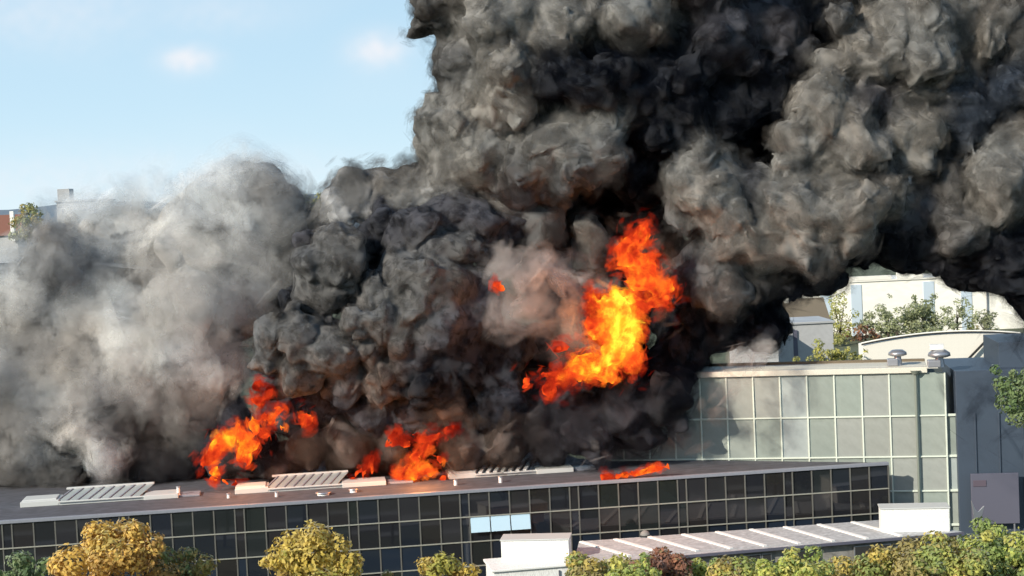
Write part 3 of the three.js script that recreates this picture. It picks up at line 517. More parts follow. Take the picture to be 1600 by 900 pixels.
// puffs: {c: Vector3, r, tone: [r, g, b], soft, rough}; returns the meshed body and what is needed to dress it
function puffField(puffs, opt) {
  const all = [];
  for (const p of puffs) {
    all.push(p);
    const kids = opt.kids ?? 8;
    for (let i = 0; i < kids; i++) {
      const u = ru(-1, 1), a = ru(0, 6.283), s = Math.sqrt(1 - u * u), rr = p.r * ru(0.2, 0.58);
      const c = p.c.clone().add(V(s * Math.cos(a), u, s * Math.sin(a)).multiplyScalar(p.r * ru(0.72, 0.95)));
      const kid = { ...p, c, r: rr }; all.push(kid);
      if (!p.soft || p.soft < 1) for (let m = 0; m < (opt.grand ?? 1); m++) {
        const u2 = ru(-1, 1), a2 = ru(0, 6.283), s2 = Math.sqrt(1 - u2 * u2);
        all.push({ ...p, c: c.clone().add(V(s2 * Math.cos(a2), u2, s2 * Math.sin(a2)).multiplyScalar(rr * 0.85)), r: rr * ru(0.3, 0.5) });
      }
    }
  }
  const h = opt.h ?? 0.33, lo = V(1e9, 1e9, 1e9), hi = V(-1e9, -1e9, -1e9), M = 2.2;
  for (const p of all) { lo.min(p.c.clone().subScalar(p.r + M)); hi.max(p.c.clone().addScalar(p.r + M)); }
  if (opt.floor !== undefined) lo.y = Math.max(lo.y, opt.floor - 2 * h);
  const nx = Math.ceil((hi.x - lo.x) / h) + 2, ny = Math.ceil((hi.y - lo.y) / h) + 2, nz = Math.ceil((hi.z - lo.z) / h) + 2;
  const Fd = new Float32Array(nx * ny * nz).fill(-4), K = opt.k ?? 0.35;
  for (const p of all) {
    const R = p.r + 1.6, core = p.r - (p.soft ?? 0) * 0.42;
    const i0 = Math.max(0, Math.floor((p.c.x - R - lo.x) / h)), i1 = Math.min(nx - 1, Math.ceil((p.c.x + R - lo.x) / h));
    const j0 = Math.max(0, Math.floor((p.c.y - R - lo.y) / h)), j1 = Math.min(ny - 1, Math.ceil((p.c.y + R - lo.y) / h));
    const k0 = Math.max(0, Math.floor((p.c.z - R - lo.z) / h)), k1 = Math.min(nz - 1, Math.ceil((p.c.z + R - lo.z) / h));
    for (let k = k0; k <= k1; k++) { const dz = lo.z + k * h - p.c.z;
      for (let j = j0; j <= j1; j++) { const dy = lo.y + j * h - p.c.y, q = dz * dz + dy * dy; if (q > R * R) continue;
        for (let i = i0; i <= i1; i++) {
          const dx = lo.x + i * h - p.c.x, f = core - Math.sqrt(q + dx * dx), n = i + nx * (j + ny * k), g = Fd[n];
          const e = Math.max(0, K - Math.abs(f - g)); Fd[n] = Math.max(f, g) + e * e / (4 * K);
        } } }
  }
  const A = opt.amp ?? 1, w = opt.wave ?? 1.5;
  for (let k = 0, n = 0; k < nz; k++) for (let j = 0; j < ny; j++) for (let i = 0; i < nx; i++, n++) {
    const g = Fd[n]; if (g < -1.5 || g > 1.5) continue;
    const x = (lo.x + i * h) / w, y = (lo.y + j * h) / w, z = (lo.z + k * h) / w;
    const wx = 0.5 * noise3(x * 0.3, y * 0.3, z * 0.3 + 40);
    const fold = (v) => Math.sqrt(v * v + 0.012) - 0.34;
    let d = 0.8 * fold(noise3(x * 0.3 + wx, y * 0.3, z * 0.3 + wx));
    d += 0.42 * fold(noise3(x * 0.7, y * 0.7 + wx, z * 0.7)) + 0.15 * fold(noise3(x * 1.5 + wx, y * 1.5, z * 1.5)) + 0.03 * noise3(x * 3, y * 3, z * 3);
    Fd[n] = g + A * d;
  }
  if (opt.floor !== undefined) for (let k = 0, n = 0; k < nz; k++) for (let j = 0; j < ny; j++) for (let i = 0; i < nx; i++, n++) Fd[n] = Math.min(Fd[n], lo.y + j * h - opt.floor);
  const { pos, index } = surfaceNets(Fd, nx, ny, nz, h, lo);
  // stir: bend the whole surface so that puffs are not round
  const stir = (p, q) => [1.1 * noise3(p[q] * 0.09, p[q + 1] * 0.09, p[q + 2] * 0.09 + 11) + 0.4 * noise3(p[q] * 0.28, p[q + 1] * 0.28, p[q + 2] * 0.28 + 31), 0.9 * noise3(p[q] * 0.09 + 50, p[q + 1] * 0.09, p[q + 2] * 0.09) + 0.4 * noise3(p[q] * 0.28, p[q + 1] * 0.28 + 70, p[q + 2] * 0.28), 0];
  // normals from the field
  const nor = new Float32Array(pos.length), val = (x, y, z) => {
    const i = clamp(Math.floor(x), 0, nx - 2), j = clamp(Math.floor(y), 0, ny - 2), k = clamp(Math.floor(z), 0, nz - 2), a = x - i, b = y - j, c = z - k, n = i + nx * (j + ny * k), s = nx, t = nx * ny;
    return lerp(lerp(lerp(Fd[n], Fd[n + 1], a), lerp(Fd[n + s], Fd[n + s + 1], a), b), lerp(lerp(Fd[n + t], Fd[n + t + 1], a), lerp(Fd[n + s + t], Fd[n + s + t + 1], a), b), c);
  };
  for (let v = 0; v < pos.length; v += 3) {
    const x = (pos[v] - lo.x) / h, y = (pos[v + 1] - lo.y) / h, z = (pos[v + 2] - lo.z) / h, e = 0.7;
    const g = V(val(x - e, y, z) - val(x + e, y, z), val(x, y - e, z) - val(x, y + e, z), val(x, y, z - e) - val(x, y, z + e)).normalize();
    nor[v] = g.x; nor[v + 1] = g.y; nor[v + 2] = g.z;
  }
  if (opt.stir !== 0) for (let v = 0; v < pos.length; v += 3) { const s = stir(pos, v), k = (opt.stir ?? 1) * (opt.floor === undefined ? 1 : smooth(pos[v + 1] - opt.floor, 0.5, 4)); pos[v] += s[0] * k; pos[v + 1] += s[1] * k; }
  // which puff a point belongs to: a coarse lookup
  const C = 3, cells = new Map(), key = (x, y, z) => Math.floor(x / C) + 4096 * Math.floor(y / C) + 16777216 * Math.floor(z / C);
  for (const p of all) { const R = p.r + 1.5;
    for (let x = Math.floor((p.c.x - R) / C); x <= Math.floor((p.c.x + R) / C); x++) for (let y = Math.floor((p.c.y - R) / C); y <= Math.floor((p.c.y + R) / C); y++) for (let z = Math.floor((p.c.z - R) / C); z <= Math.floor((p.c.z + R) / C); z++) {
      const q = x + 4096 * y + 16777216 * z; if (!cells.has(q)) cells.set(q, []); cells.get(q).push(p);
    } }
  const look = (x, y, z) => {
    let W = 0, r = 0, g = 0, b = 0, soft = 0;
    for (const p of cells.get(key(x, y, z)) ?? []) {
      const d = p.r - Math.hypot(x - p.c.x, y - p.c.y, z - p.c.z); if (d < -2.2) continue;
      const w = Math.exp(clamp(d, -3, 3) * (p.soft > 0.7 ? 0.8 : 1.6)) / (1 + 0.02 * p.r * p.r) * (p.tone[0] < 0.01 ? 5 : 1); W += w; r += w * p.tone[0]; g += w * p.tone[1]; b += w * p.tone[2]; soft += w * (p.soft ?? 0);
    }
    return W ? [r / W, g / W, b / W, soft / W] : [...puffs[0].tone, puffs[0].soft ?? 0];
  };
  return { pos, index, nor, look };
}
function bodyGeometry(f, shade) {
  const g = new THREE.BufferGeometry(), col = new Float32Array(f.pos.length);
  f.looks = new Float32Array(f.pos.length / 3 * 4);
  for (let v = 0; v < f.pos.length / 3; v++) {
    const x = f.pos[v * 3], y = f.pos[v * 3 + 1], z = f.pos[v * 3 + 2], L = f.look(x, y, z); f.looks.set(L, v * 4);
    const c = shade(L, x, y, z); col[v * 3] = c[0]; col[v * 3 + 1] = c[1]; col[v * 3 + 2] = c[2];
  }
  g.setAttribute('position', new THREE.BufferAttribute(f.pos, 3)); g.setAttribute('normal', new THREE.BufferAttribute(f.nor, 3)); g.setAttribute('color', new THREE.BufferAttribute(col, 3));
  g.setIndex(f.index);
  return g;
}
// wisps: small ragged flakes of smoke lying loosely on the body's skin, thinning outwards
function wispGeometry(f, opt, shade) {
  const tri = f.index.length / 3, cum = new Float32Array(tri), P = f.pos; let area = 0;
  const a = V(), b = V(), c = V(), n = V(), e1 = V(), e2 = V();
  for (let t = 0; t < tri; t++) { a.fromArray(P, f.index[t * 3] * 3); b.fromArray(P, f.index[t * 3 + 1] * 3); c.fromArray(P, f.index[t * 3 + 2] * 3); area += e1.subVectors(b, a).cross(e2.subVectors(c, a)).length() / 2; cum[t] = area; }
  const N = Math.min(opt.most ?? 160000, Math.floor(area * opt.layers / (4 * opt.size * opt.size))), pos = new Float32Array(N * 12), nor = new Float32Array(N * 12), uv = new Float32Array(N * 8), col = new Float32Array(N * 16), idx = new Uint32Array(N * 6);
  for (let i = 0; i < N; i++) {
    let lo = 0, hi = tri - 1; const q = rnd() * area; while (lo < hi) { const m = (lo + hi) >> 1; if (cum[m] < q) lo = m + 1; else hi = m; }
    const v0 = f.index[lo * 3]; n.fromArray(f.nor, v0 * 3); a.fromArray(P, v0 * 3);
    const soft = f.looks[v0 * 4 + 3], grown = opt.size / (opt.size + soft * (opt.softSize ?? 0.8)), away = n.dot(e1.copy(camera.position).sub(a).normalize());
    if (rnd() > grown * grown * (1 + 0.15 * soft) || (away < -0.4 && rnd() < 0.6)) continue;
    const u = rnd() * rnd(), reach = opt.reach + soft * (opt.softReach ?? 1.6), lift = opt.sink + u * reach;
    a.addScaledVector(n, lift).add(V(rn(), rn(), rn()).multiplyScalar(0.12 + soft * 0.4));
    const fn = n.clone().add(V(rn(), rn(), rn()).multiplyScalar(opt.tilt ?? 0.45)).normalize(), size = (opt.size + soft * (opt.softSize ?? 0.8)) * ru(0.55, 1.25), ang = ru(0, 6.283);
    e1.set(fn.y, fn.z, fn.x).cross(fn).normalize(); e2.crossVectors(fn, e1); const x = e1.clone().multiplyScalar(Math.cos(ang)).addScaledVector(e2, Math.sin(ang)), y = fn.clone().cross(x);
    const sn = fn.clone().lerp(n, 0.6).normalize(), L = f.look(a.x - n.x * lift, a.y - n.y * lift, a.z - n.z * lift), k = shade(L, a.x, a.y, a.z, u), al = (opt.alpha ?? 0.6) * (1 - 0.85 * u) * ru(0.6, 1), ox = rnd() < 0.5 ? 0 : 0.5, oy = rnd() < 0.5 ? 0 : 0.5, str = ru(0.8, 1.5);
    for (let m = 0; m < 4; m++) {
      const sx = (m === 1 || m === 2 ? 1 : -1) * size * str, sy = (m > 1 ? 1 : -1) * size;
      pos.set([a.x + x.x * sx + y.x * sy, a.y + x.y * sx + y.y * sy, a.z + x.z * sx + y.z * sy], (i * 4 + m) * 3); nor.set([sn.x, sn.y, sn.z], (i * 4 + m) * 3);
      uv.set([ox + (m === 1 || m === 2 ? 0.5 : 0), oy + (m > 1 ? 0.5 : 0)], (i * 4 + m) * 2); col.set([k[0], k[1], k[2], al], (i * 4 + m) * 4);
    }
    idx.set([i * 4, i * 4 + 1, i * 4 + 2, i * 4, i * 4 + 2, i * 4 + 3], i * 6);
  }
  const g = new THREE.BufferGeometry();
  g.setAttribute('position', new THREE.BufferAttribute(pos, 3)); g.setAttribute('normal', new THREE.BufferAttribute(nor, 3)); g.setAttribute('uv', new THREE.BufferAttribute(uv, 2)); g.setAttribute('color', new THREE.BufferAttribute(col, 4)); g.setIndex(new THREE.BufferAttribute(idx, 1));
  return g;
}
const smokeMat = new THREE.MeshStandardMaterial({ vertexColors: true, roughness: 1, side: THREE.DoubleSide }); smokeMat.name = 'smoke';
const wispMat = new THREE.MeshPhysicalMaterial({ vertexColors: true, roughness: 1, alphaMap: puffAlpha, transparent: true, transmission: 0.3, thickness: 0, specularIntensity: 0, side: THREE.DoubleSide, depthWrite: false }); wispMat.name = 'smoke_wisp';
const paleWispMat = wispMat.clone(); paleWispMat.transmission = 0.65; paleWispMat.name = 'pale_smoke_wisp';
const sootAndShade = (L, x, y, z) => { const q = L[0] > 0.2 ? 0.5 : 1, n = 1 + q * ( 0.26 * noise3(x * 0.16, y * 0.16, z * 0.16) + 0.14 * noise3(x * 0.5, y * 0.5, z * 0.5) + 0.1 * noise3(x * 1.4, y * 1.4, z * 1.4)), t = 0.05 * noise3(x * 0.12 + 30, y * 0.12, z * 0.12); return [L[0] * n * (1 + t), L[1] * n, L[2] * n * (1 - t)]; };

const TONE = { k: [0.0055, 0.0068, 0.0105], d: [0.038, 0.038, 0.045], b: [0.07, 0.057, 0.05], m: [0.08, 0.078, 0.076], l: [0.148, 0.141, 0.129], g: [0.55, 0.545, 0.53], n: [0.43, 0.42, 0.403], p: [0.27, 0.263, 0.255], q: [0.11, 0.105, 0.10], w: [0.5, 0.5, 0.48], v: [0.34, 0.32, 0.31], u: [0.03, 0.038, 0.052] };  // k, d and u also paint shaded hollows; l also paints sunlit faces
function smoke(label, list, d0, opt) {
  seedState = 7919 * label.length + list.length;
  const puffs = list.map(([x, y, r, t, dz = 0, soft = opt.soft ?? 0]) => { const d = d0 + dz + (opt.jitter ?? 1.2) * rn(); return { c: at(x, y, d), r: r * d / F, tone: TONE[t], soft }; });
  const f = puffField(puffs, opt);
  const g = thing('smoke_plume', V(0, 0, 0), 0, label, 'smoke'); g.userData.kind = 'stuff';
  const bodyGeo = bodyGeometry(f, opt.pale ? (L, x, y, z) => sootAndShade(L, x, y, z).map((v) => v * 0.55) : sootAndShade);
  const dress = opt.pale ? (L, x, y, z) => sootAndShade(L, x, y, z).map((v) => Math.min(0.86, v * 1.5)) : sootAndShade;
  if (!opt.thin) part(g, 'billows', bodyGeo, smokeMat);
  part(g, 'wisps', wispGeometry(f, { layers: 4, reach: 0.6, sink: -0.1, size: 0.6, ...opt.wisp }, dress), opt.pale ? paleWispMat : wispMat);
  if (opt.torn) part(g, 'torn_wisps', wispGeometry(f, { layers: 1.6, reach: 2.0, sink: 0, size: 1.5, tilt: 0.6, alpha: 0.34, ...opt.torn }, dress), opt.pale ? paleWispMat : wispMat);
  return g;
}
// columns: x, y, radius in the frame (1600 wide), tone (soot and painted shade), metres further away, softness in metres
const ROOF_Y = officeH + 0.05;
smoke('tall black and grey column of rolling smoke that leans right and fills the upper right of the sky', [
  // left flank, its sunlit look painted in lighter tones
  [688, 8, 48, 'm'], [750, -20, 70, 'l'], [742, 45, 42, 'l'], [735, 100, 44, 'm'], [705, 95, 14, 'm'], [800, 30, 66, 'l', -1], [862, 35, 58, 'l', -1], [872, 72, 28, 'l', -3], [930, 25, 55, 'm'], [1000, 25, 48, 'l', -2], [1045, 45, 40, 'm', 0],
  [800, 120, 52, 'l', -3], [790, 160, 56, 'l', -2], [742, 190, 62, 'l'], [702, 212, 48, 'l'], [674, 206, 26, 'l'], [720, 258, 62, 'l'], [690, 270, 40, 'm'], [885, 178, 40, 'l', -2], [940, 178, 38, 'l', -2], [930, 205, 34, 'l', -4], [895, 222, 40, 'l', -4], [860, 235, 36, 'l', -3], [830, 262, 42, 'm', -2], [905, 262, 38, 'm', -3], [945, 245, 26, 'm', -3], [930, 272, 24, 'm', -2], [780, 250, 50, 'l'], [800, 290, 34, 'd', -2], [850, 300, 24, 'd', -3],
  // the black heart: a shaded recess, its shade painted in dark tones
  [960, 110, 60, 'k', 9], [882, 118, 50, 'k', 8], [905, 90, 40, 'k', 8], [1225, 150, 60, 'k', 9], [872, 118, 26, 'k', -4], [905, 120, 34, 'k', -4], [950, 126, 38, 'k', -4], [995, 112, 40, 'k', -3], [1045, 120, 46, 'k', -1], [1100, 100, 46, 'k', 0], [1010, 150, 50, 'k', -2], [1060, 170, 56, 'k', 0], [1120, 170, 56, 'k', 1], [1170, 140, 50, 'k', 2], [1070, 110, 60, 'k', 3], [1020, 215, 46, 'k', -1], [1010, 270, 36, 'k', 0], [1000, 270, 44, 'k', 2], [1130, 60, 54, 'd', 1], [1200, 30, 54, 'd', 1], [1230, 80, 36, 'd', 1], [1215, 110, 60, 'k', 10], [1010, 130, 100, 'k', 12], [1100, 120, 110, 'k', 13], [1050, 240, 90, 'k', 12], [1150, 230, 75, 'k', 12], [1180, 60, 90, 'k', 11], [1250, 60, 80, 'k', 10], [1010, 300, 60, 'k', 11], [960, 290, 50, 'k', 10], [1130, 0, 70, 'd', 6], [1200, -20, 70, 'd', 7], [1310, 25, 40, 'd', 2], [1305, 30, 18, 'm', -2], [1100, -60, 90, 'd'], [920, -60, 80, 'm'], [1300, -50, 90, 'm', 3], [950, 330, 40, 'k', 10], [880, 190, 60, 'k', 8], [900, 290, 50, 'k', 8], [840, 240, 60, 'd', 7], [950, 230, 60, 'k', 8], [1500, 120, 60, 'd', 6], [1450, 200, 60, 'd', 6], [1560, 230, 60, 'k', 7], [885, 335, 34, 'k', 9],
  // right flank, lighter tones for sunlit lobes, dark ones painting shaded hollows
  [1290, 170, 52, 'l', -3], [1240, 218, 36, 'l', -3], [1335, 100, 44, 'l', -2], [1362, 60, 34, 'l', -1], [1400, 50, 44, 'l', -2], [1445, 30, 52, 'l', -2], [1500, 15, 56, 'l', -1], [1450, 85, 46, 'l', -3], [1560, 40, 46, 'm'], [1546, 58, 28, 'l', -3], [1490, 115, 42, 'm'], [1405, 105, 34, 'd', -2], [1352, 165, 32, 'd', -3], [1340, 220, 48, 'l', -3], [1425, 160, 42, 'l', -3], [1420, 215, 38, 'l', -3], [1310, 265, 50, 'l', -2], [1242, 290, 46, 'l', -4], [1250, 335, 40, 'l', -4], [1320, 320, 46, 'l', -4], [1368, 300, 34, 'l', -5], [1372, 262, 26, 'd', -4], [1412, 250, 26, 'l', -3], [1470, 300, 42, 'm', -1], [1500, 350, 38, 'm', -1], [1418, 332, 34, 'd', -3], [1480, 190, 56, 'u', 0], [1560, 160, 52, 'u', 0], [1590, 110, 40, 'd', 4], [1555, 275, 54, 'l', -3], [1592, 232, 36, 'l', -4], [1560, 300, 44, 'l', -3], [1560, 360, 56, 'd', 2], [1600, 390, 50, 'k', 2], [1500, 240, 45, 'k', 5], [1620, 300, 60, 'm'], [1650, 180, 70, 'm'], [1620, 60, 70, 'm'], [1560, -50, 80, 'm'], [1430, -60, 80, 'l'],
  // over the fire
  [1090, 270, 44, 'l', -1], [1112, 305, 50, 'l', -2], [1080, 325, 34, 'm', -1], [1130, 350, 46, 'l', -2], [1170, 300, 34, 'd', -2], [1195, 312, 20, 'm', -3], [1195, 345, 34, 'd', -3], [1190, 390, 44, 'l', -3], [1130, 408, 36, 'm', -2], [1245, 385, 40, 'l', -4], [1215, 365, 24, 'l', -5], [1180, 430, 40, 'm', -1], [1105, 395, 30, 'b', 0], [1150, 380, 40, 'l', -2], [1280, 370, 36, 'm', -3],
  // underside, its shade painted black
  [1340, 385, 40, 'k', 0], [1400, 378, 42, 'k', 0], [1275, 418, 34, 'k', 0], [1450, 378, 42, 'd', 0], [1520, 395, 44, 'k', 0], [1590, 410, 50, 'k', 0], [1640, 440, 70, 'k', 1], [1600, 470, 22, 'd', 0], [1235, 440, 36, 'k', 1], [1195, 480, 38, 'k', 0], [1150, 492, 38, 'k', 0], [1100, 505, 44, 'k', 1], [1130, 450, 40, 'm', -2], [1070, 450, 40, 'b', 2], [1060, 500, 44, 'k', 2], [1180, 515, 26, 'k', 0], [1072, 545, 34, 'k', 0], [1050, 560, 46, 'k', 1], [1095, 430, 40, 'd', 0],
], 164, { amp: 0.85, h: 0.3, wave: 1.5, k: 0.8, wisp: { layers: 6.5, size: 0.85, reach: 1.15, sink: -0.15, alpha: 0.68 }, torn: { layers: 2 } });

smoke('dark knotted billows of smoke rolling up from the roof left of the big fireball', [
  [528, 398, 44, 'm', -2], [495, 415, 30, 'm', -2], [600, 392, 42, 'k', 3], [498, 450, 40, 'm', -1], [555, 440, 36, 'd', 0], [660, 365, 42, 'd', 0], [700, 348, 36, 'd', 1], [742, 352, 38, 'd', 1], [685, 398, 36, 'm', -1], [728, 395, 28, 'm', -1], [640, 430, 32, 'm', -2], [588, 452, 30, 'm', -2], [618, 470, 30, 'm', -3], [662, 438, 34, 'm', -3], [700, 455, 38, 'm', -2], [668, 472, 30, 'm', -4], [560, 495, 24, 'm', -4], [545, 490, 18, 'm', -5], [600, 498, 30, 'm', -4], [640, 505, 34, 'm', -3], [690, 520, 48, 'd', -2], [730, 500, 44, 'd', -1], [742, 465, 36, 'd', 0], [650, 560, 44, 'd', -1], [720, 560, 52, 'k', 0], [690, 595, 46, 'k', 0], [418, 518, 32, 'm', -3], [450, 500, 26, 'm', -3], [470, 535, 38, 'm', -3], [405, 555, 28, 'm', -3], [520, 555, 42, 'm', -3], [460, 585, 32, 'm', -3], [500, 515, 30, 'd', -1], [540, 600, 36, 'd', -1], [595, 590, 36, 'b', -1], [425, 600, 22, 'd', -1], [480, 600, 26, 'm', -3], [580, 540, 34, 'b', -2],  // the k hollow paints shade between the billows
  [770, 560, 44, 'k', 1], [780, 610, 40, 'u', 0], [760, 640, 40, 'k', 1], [800, 540, 30, 'u', 1], [655, 640, 40, 'd', 1], [590, 650, 36, 'd', 1], [520, 640, 34, 'd', 2], [460, 640, 34, 'd', 3],
  [770, 360, 50, 'd', 3], [620, 350, 40, 'd', 3], [490, 380, 24, 'd', 2], [470, 470, 22, 'k', 2],
], 161, { amp: 0.6, h: 0.28, jitter: 0.6, wave: 1.2, wisp: { layers: 5, size: 0.5, reach: 0.5, alpha: 0.6 }, torn: { layers: 1, size: 1.2, reach: 1.2 } });

smoke('pale grey soft smoke bank drifting left of the flames over the roof', [
  [395, 290, 44, 'g', 4, 1.6], [340, 305, 50, 'g', 4, 2], [425, 300, 34, 'p', 3, 0.8], [435, 330, 34, 'p', 2, 1], [385, 350, 50, 'g', 3, 2], [430, 375, 40, 'g', 3, 1.6], [290, 330, 46, 'g', 5, 2.4], [150, 350, 40, 'g', 5, 2.6], [75, 372, 34, 'g', 6, 2.6], [200, 345, 40, 'g', 6, 2.6], [115, 335, 24, 'g', 7, 2.6], [100, 395, 46, 'p', 1, 1.6], [105, 430, 36, 'p', 1, 1.6], [60, 450, 60, 'g', 3, 2.2], [10, 460, 50, 'g', 4, 2.4], [165, 430, 52, 'g', 4, 2.2], [225, 385, 56, 'g', 5, 2.4], [300, 400, 70, 'g', 4, 2.2], [365, 430, 60, 'g', 4, 2], [420, 450, 50, 'g', 4, 1.6],
  [40, 520, 64, 'g', 2, 2], [120, 515, 70, 'n', 3, 2], [205, 495, 70, 'n', 3, 2], [300, 490, 70, 'n', 2, 2], [380, 490, 50, 'n', 3, 1.4], [270, 560, 58, 'g', 0, 1.6], [200, 560, 56, 'g', 1, 1.8], [100, 600, 60, 'n', 1, 1.6], [20, 590, 60, 'p', 1, 1.6], [110, 640, 34, 'p', 0, 1], [150, 610, 40, 'n', 0, 1.2], [225, 620, 50, 'p', 2, 1.4], [300, 620, 56, 'p', 2, 1.4], [350, 575, 44, 'n', 1, 1.2], [330, 640, 40, 'q', 2, 1], [20, 660, 40, 'p', 1, 1.2], [60, 655, 40, 'p', 0, 1.2], [-40, 550, 70, 'g', 3, 2], [-40, 650, 60, 'p', 3, 1.5],
  [130, 690, 22, 'g', -1, 0.6], [160, 712, 16, 'g', -2, 0.5], [90, 690, 26, 'n', 0, 0.8], [40, 705, 36, 'p', 1, 0.8], [200, 690, 44, 'q', 2, 0.8], [260, 700, 40, 'q', 3, 0.8], [100, 740, 34, 'q', 3, 0.6], [30, 745, 34, 'q', 3, 0.6], [180, 742, 34, 'q', 3, 0.6], [250, 740, 34, 'd', 3, 0.6], [310, 720, 34, 'd', 3, 0.6], [300, 680, 34, 'q', 3, 0.8],
], 165, { amp: 0.5, h: 0.36, kids: 3, wave: 2.2, k: 1.9, pale: 1, floor: ROOF_Y, torn: { layers: 1.5, size: 2, alpha: 0.3 }, wisp: { layers: 14, size: 1.0, reach: 1.0, alpha: 0.58, softReach: 1.5, tilt: 0.5 } });

smoke('mid grey smoke rising behind the dark billows between the grey bank and the tall column', [
  [560, 298, 40, 'm', 0, 0.6], [600, 290, 36, 'm', 0, 0.5], [640, 285, 32, 'm', 0, 0.4], [540, 330, 40, 'p', 0, 1], [600, 335, 46, 'p', -1, 1], [660, 315, 44, 'l', -2, 0.8], [700, 310, 46, 'p', -2, 0.8], [750, 300, 50, 'p', -2, 0.6], [760, 345, 56, 'l', -2, 0.6], [830, 355, 50, 'm', -2, 0.6], [860, 320, 40, 'm', -2, 0.6], [500, 370, 34, 'n', 1, 1], [470, 420, 40, 'm', 2, 1], [860, 385, 34, 'b', 0, 0.6], [925, 362, 28, 'l', -2, 0.3], [930, 392, 32, 'm', -1, 0.4], [720, 270, 50, 'l', 0, 0.5], [440, 500, 40, 'm', 2, 1],
], 167, { amp: 0.6, h: 0.34, kids: 7, k: 0.7, wisp: { layers: 8, size: 0.8, reach: 0.8, alpha: 0.65 } });

smoke('brown black low smoke hanging over the roof under the big fireball', [
  [900, 640, 50, 'd', 0, 0.8], [980, 640, 46, 'd', 0, 0.8], [840, 660, 50, 'd', 0, 0.8], [790, 690, 44, 'b', 0, 0.8], [930, 680, 40, 'd', 0, 0.8], [1000, 670, 36, 'd', 0, 0.8], [1040, 620, 38, 'k', -1, 0.6], [1060, 650, 26, 'd', -1, 0.8], [730, 700, 40, 'b', 0, 0.6], [860, 700, 34, 'd', 1, 0.8], [550, 700, 40, 'b', 1, 0.6], [480, 700, 36, 'b', 1, 0.6], [620, 690, 40, 'b', 2, 0.6], [690, 660, 50, 'b', 2, 0.6], [410, 690, 34, 'd', 3, 0.6], [370, 650, 34, 'd', 4, 0.6], [980, 600, 50, 'k', 2, 0.5], [900, 605, 50, 'k', 3, 0.5], [830, 610, 40, 'k', 3, 0.5], [1060, 600, 36, 'k', 1, 0.5], [350, 715, 38, 'd', 4, 0.5], [390, 740, 30, 'b', 4, 0.5], [360, 690, 36, 'd', 4, 0.5], [440, 725, 32, 'd', 4, 0.5], [680, 728, 34, 'b', 4, 0.5], [725, 735, 28, 'b', 4, 0.5], [640, 700, 36, 'b', 5, 0.5], [590, 735, 28, 'b', 4, 0.5], [530, 730, 26, 'b', 1, 0.5], [430, 735, 26, 'b', 3, 0.5], [640, 730, 26, 'b', 3, 0.5],
  [840, 560, 50, 'u', 6, 0.5], [960, 470, 60, 'b', 8, 0.5], [1040, 420, 50, 'b', 8, 0.5], [1010, 360, 50, 'b', 8, 0.5], [880, 440, 60, 'v', 8, 0.8],
], 161, { amp: 0.6, h: 0.34, kids: 6, floor: ROOF_Y, wisp: { layers: 8, size: 0.9, reach: 0.8, alpha: 0.65 } });

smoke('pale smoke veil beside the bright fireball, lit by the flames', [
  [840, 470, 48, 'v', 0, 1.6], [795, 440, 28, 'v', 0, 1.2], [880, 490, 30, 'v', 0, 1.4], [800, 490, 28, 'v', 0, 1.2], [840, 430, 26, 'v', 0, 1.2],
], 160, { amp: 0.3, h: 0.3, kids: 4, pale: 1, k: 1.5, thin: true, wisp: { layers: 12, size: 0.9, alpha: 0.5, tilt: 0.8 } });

smoke('thin dark haze of smoke drifting across the slate block at the right edge', [
  [1520, 600, 34, 'u', 0, 1.5], [1560, 580, 36, 'u', 0, 1.5], [1540, 650, 36, 'u', 0, 1.5], [1600, 640, 40, 'u', 0, 1.5], [1510, 690, 26, 'u', 0, 1.5], [1575, 500, 26, 'd', 1, 1.2], [1610, 540, 36, 'u', 1, 1.2], [1480, 580, 16, 'u', 0, 1.2],
], 150, { amp: 0.5, h: 0.4, kids: 4, thin: true, wisp: { layers: 3, size: 0.9, reach: 0.5, alpha: 0.42 } });  // thin smoke whose dark tone also paints the shadow lying here
smoke('faint pale smoke drifting over the left end of the glass hall', [
  [1165, 588, 28, 'p', 0, 0.9], [1130, 632, 24, 'p', 0, 0.9], [1195, 562, 22, 'n', 0, 0.9], [1085, 690, 20, 'p', 0, 0.9], [1150, 604, 28, 'p', 0, 0.9], [1170, 566, 28, 'n', 0, 0.9], [940, 712, 16, 'n', 0, 0.6],
], 157, { amp: 0.5, h: 0.4, kids: 4, thin: true, pale: 1, wisp: { layers: 3.6, size: 0.8, reach: 0.4, alpha: 0.36, tilt: 0.7 } });
smoke('thin brown smoke crossing in front of the lower flames', [
  [1046, 500, 20, 'b', 0, 0.8], [1020, 560, 22, 'k', 0, 0.8], [940, 612, 26, 'k', 0, 0.8], [890, 620, 22, 'b', 0, 0.8], [1048, 400, 16, 'b', 0, 0.8], [940, 440, 16, 'v', 0, 0.8], [905, 530, 12, 'b', 0, 0.8], [962, 350, 16, 'b', 0, 0.8],
  [400, 735, 14, 'b', 1, 0.8], [440, 690, 18, 'd', 1, 0.8], [360, 650, 14, 'd', 1, 0.8], [630, 680, 16, 'b', 1, 0.8], [700, 690, 18, 'b', 1, 0.8], [600, 720, 14, 'b', 1, 0.8], [355, 722, 8, 'd', 1, 0.8], [670, 728, 8, 'b', 1, 0.6],
], 154.5, { amp: 0.5, h: 0.35, kids: 3, thin: true, wisp: { layers: 3, size: 0.7, reach: 0.7, alpha: 0.4, tilt: 0.8 } });

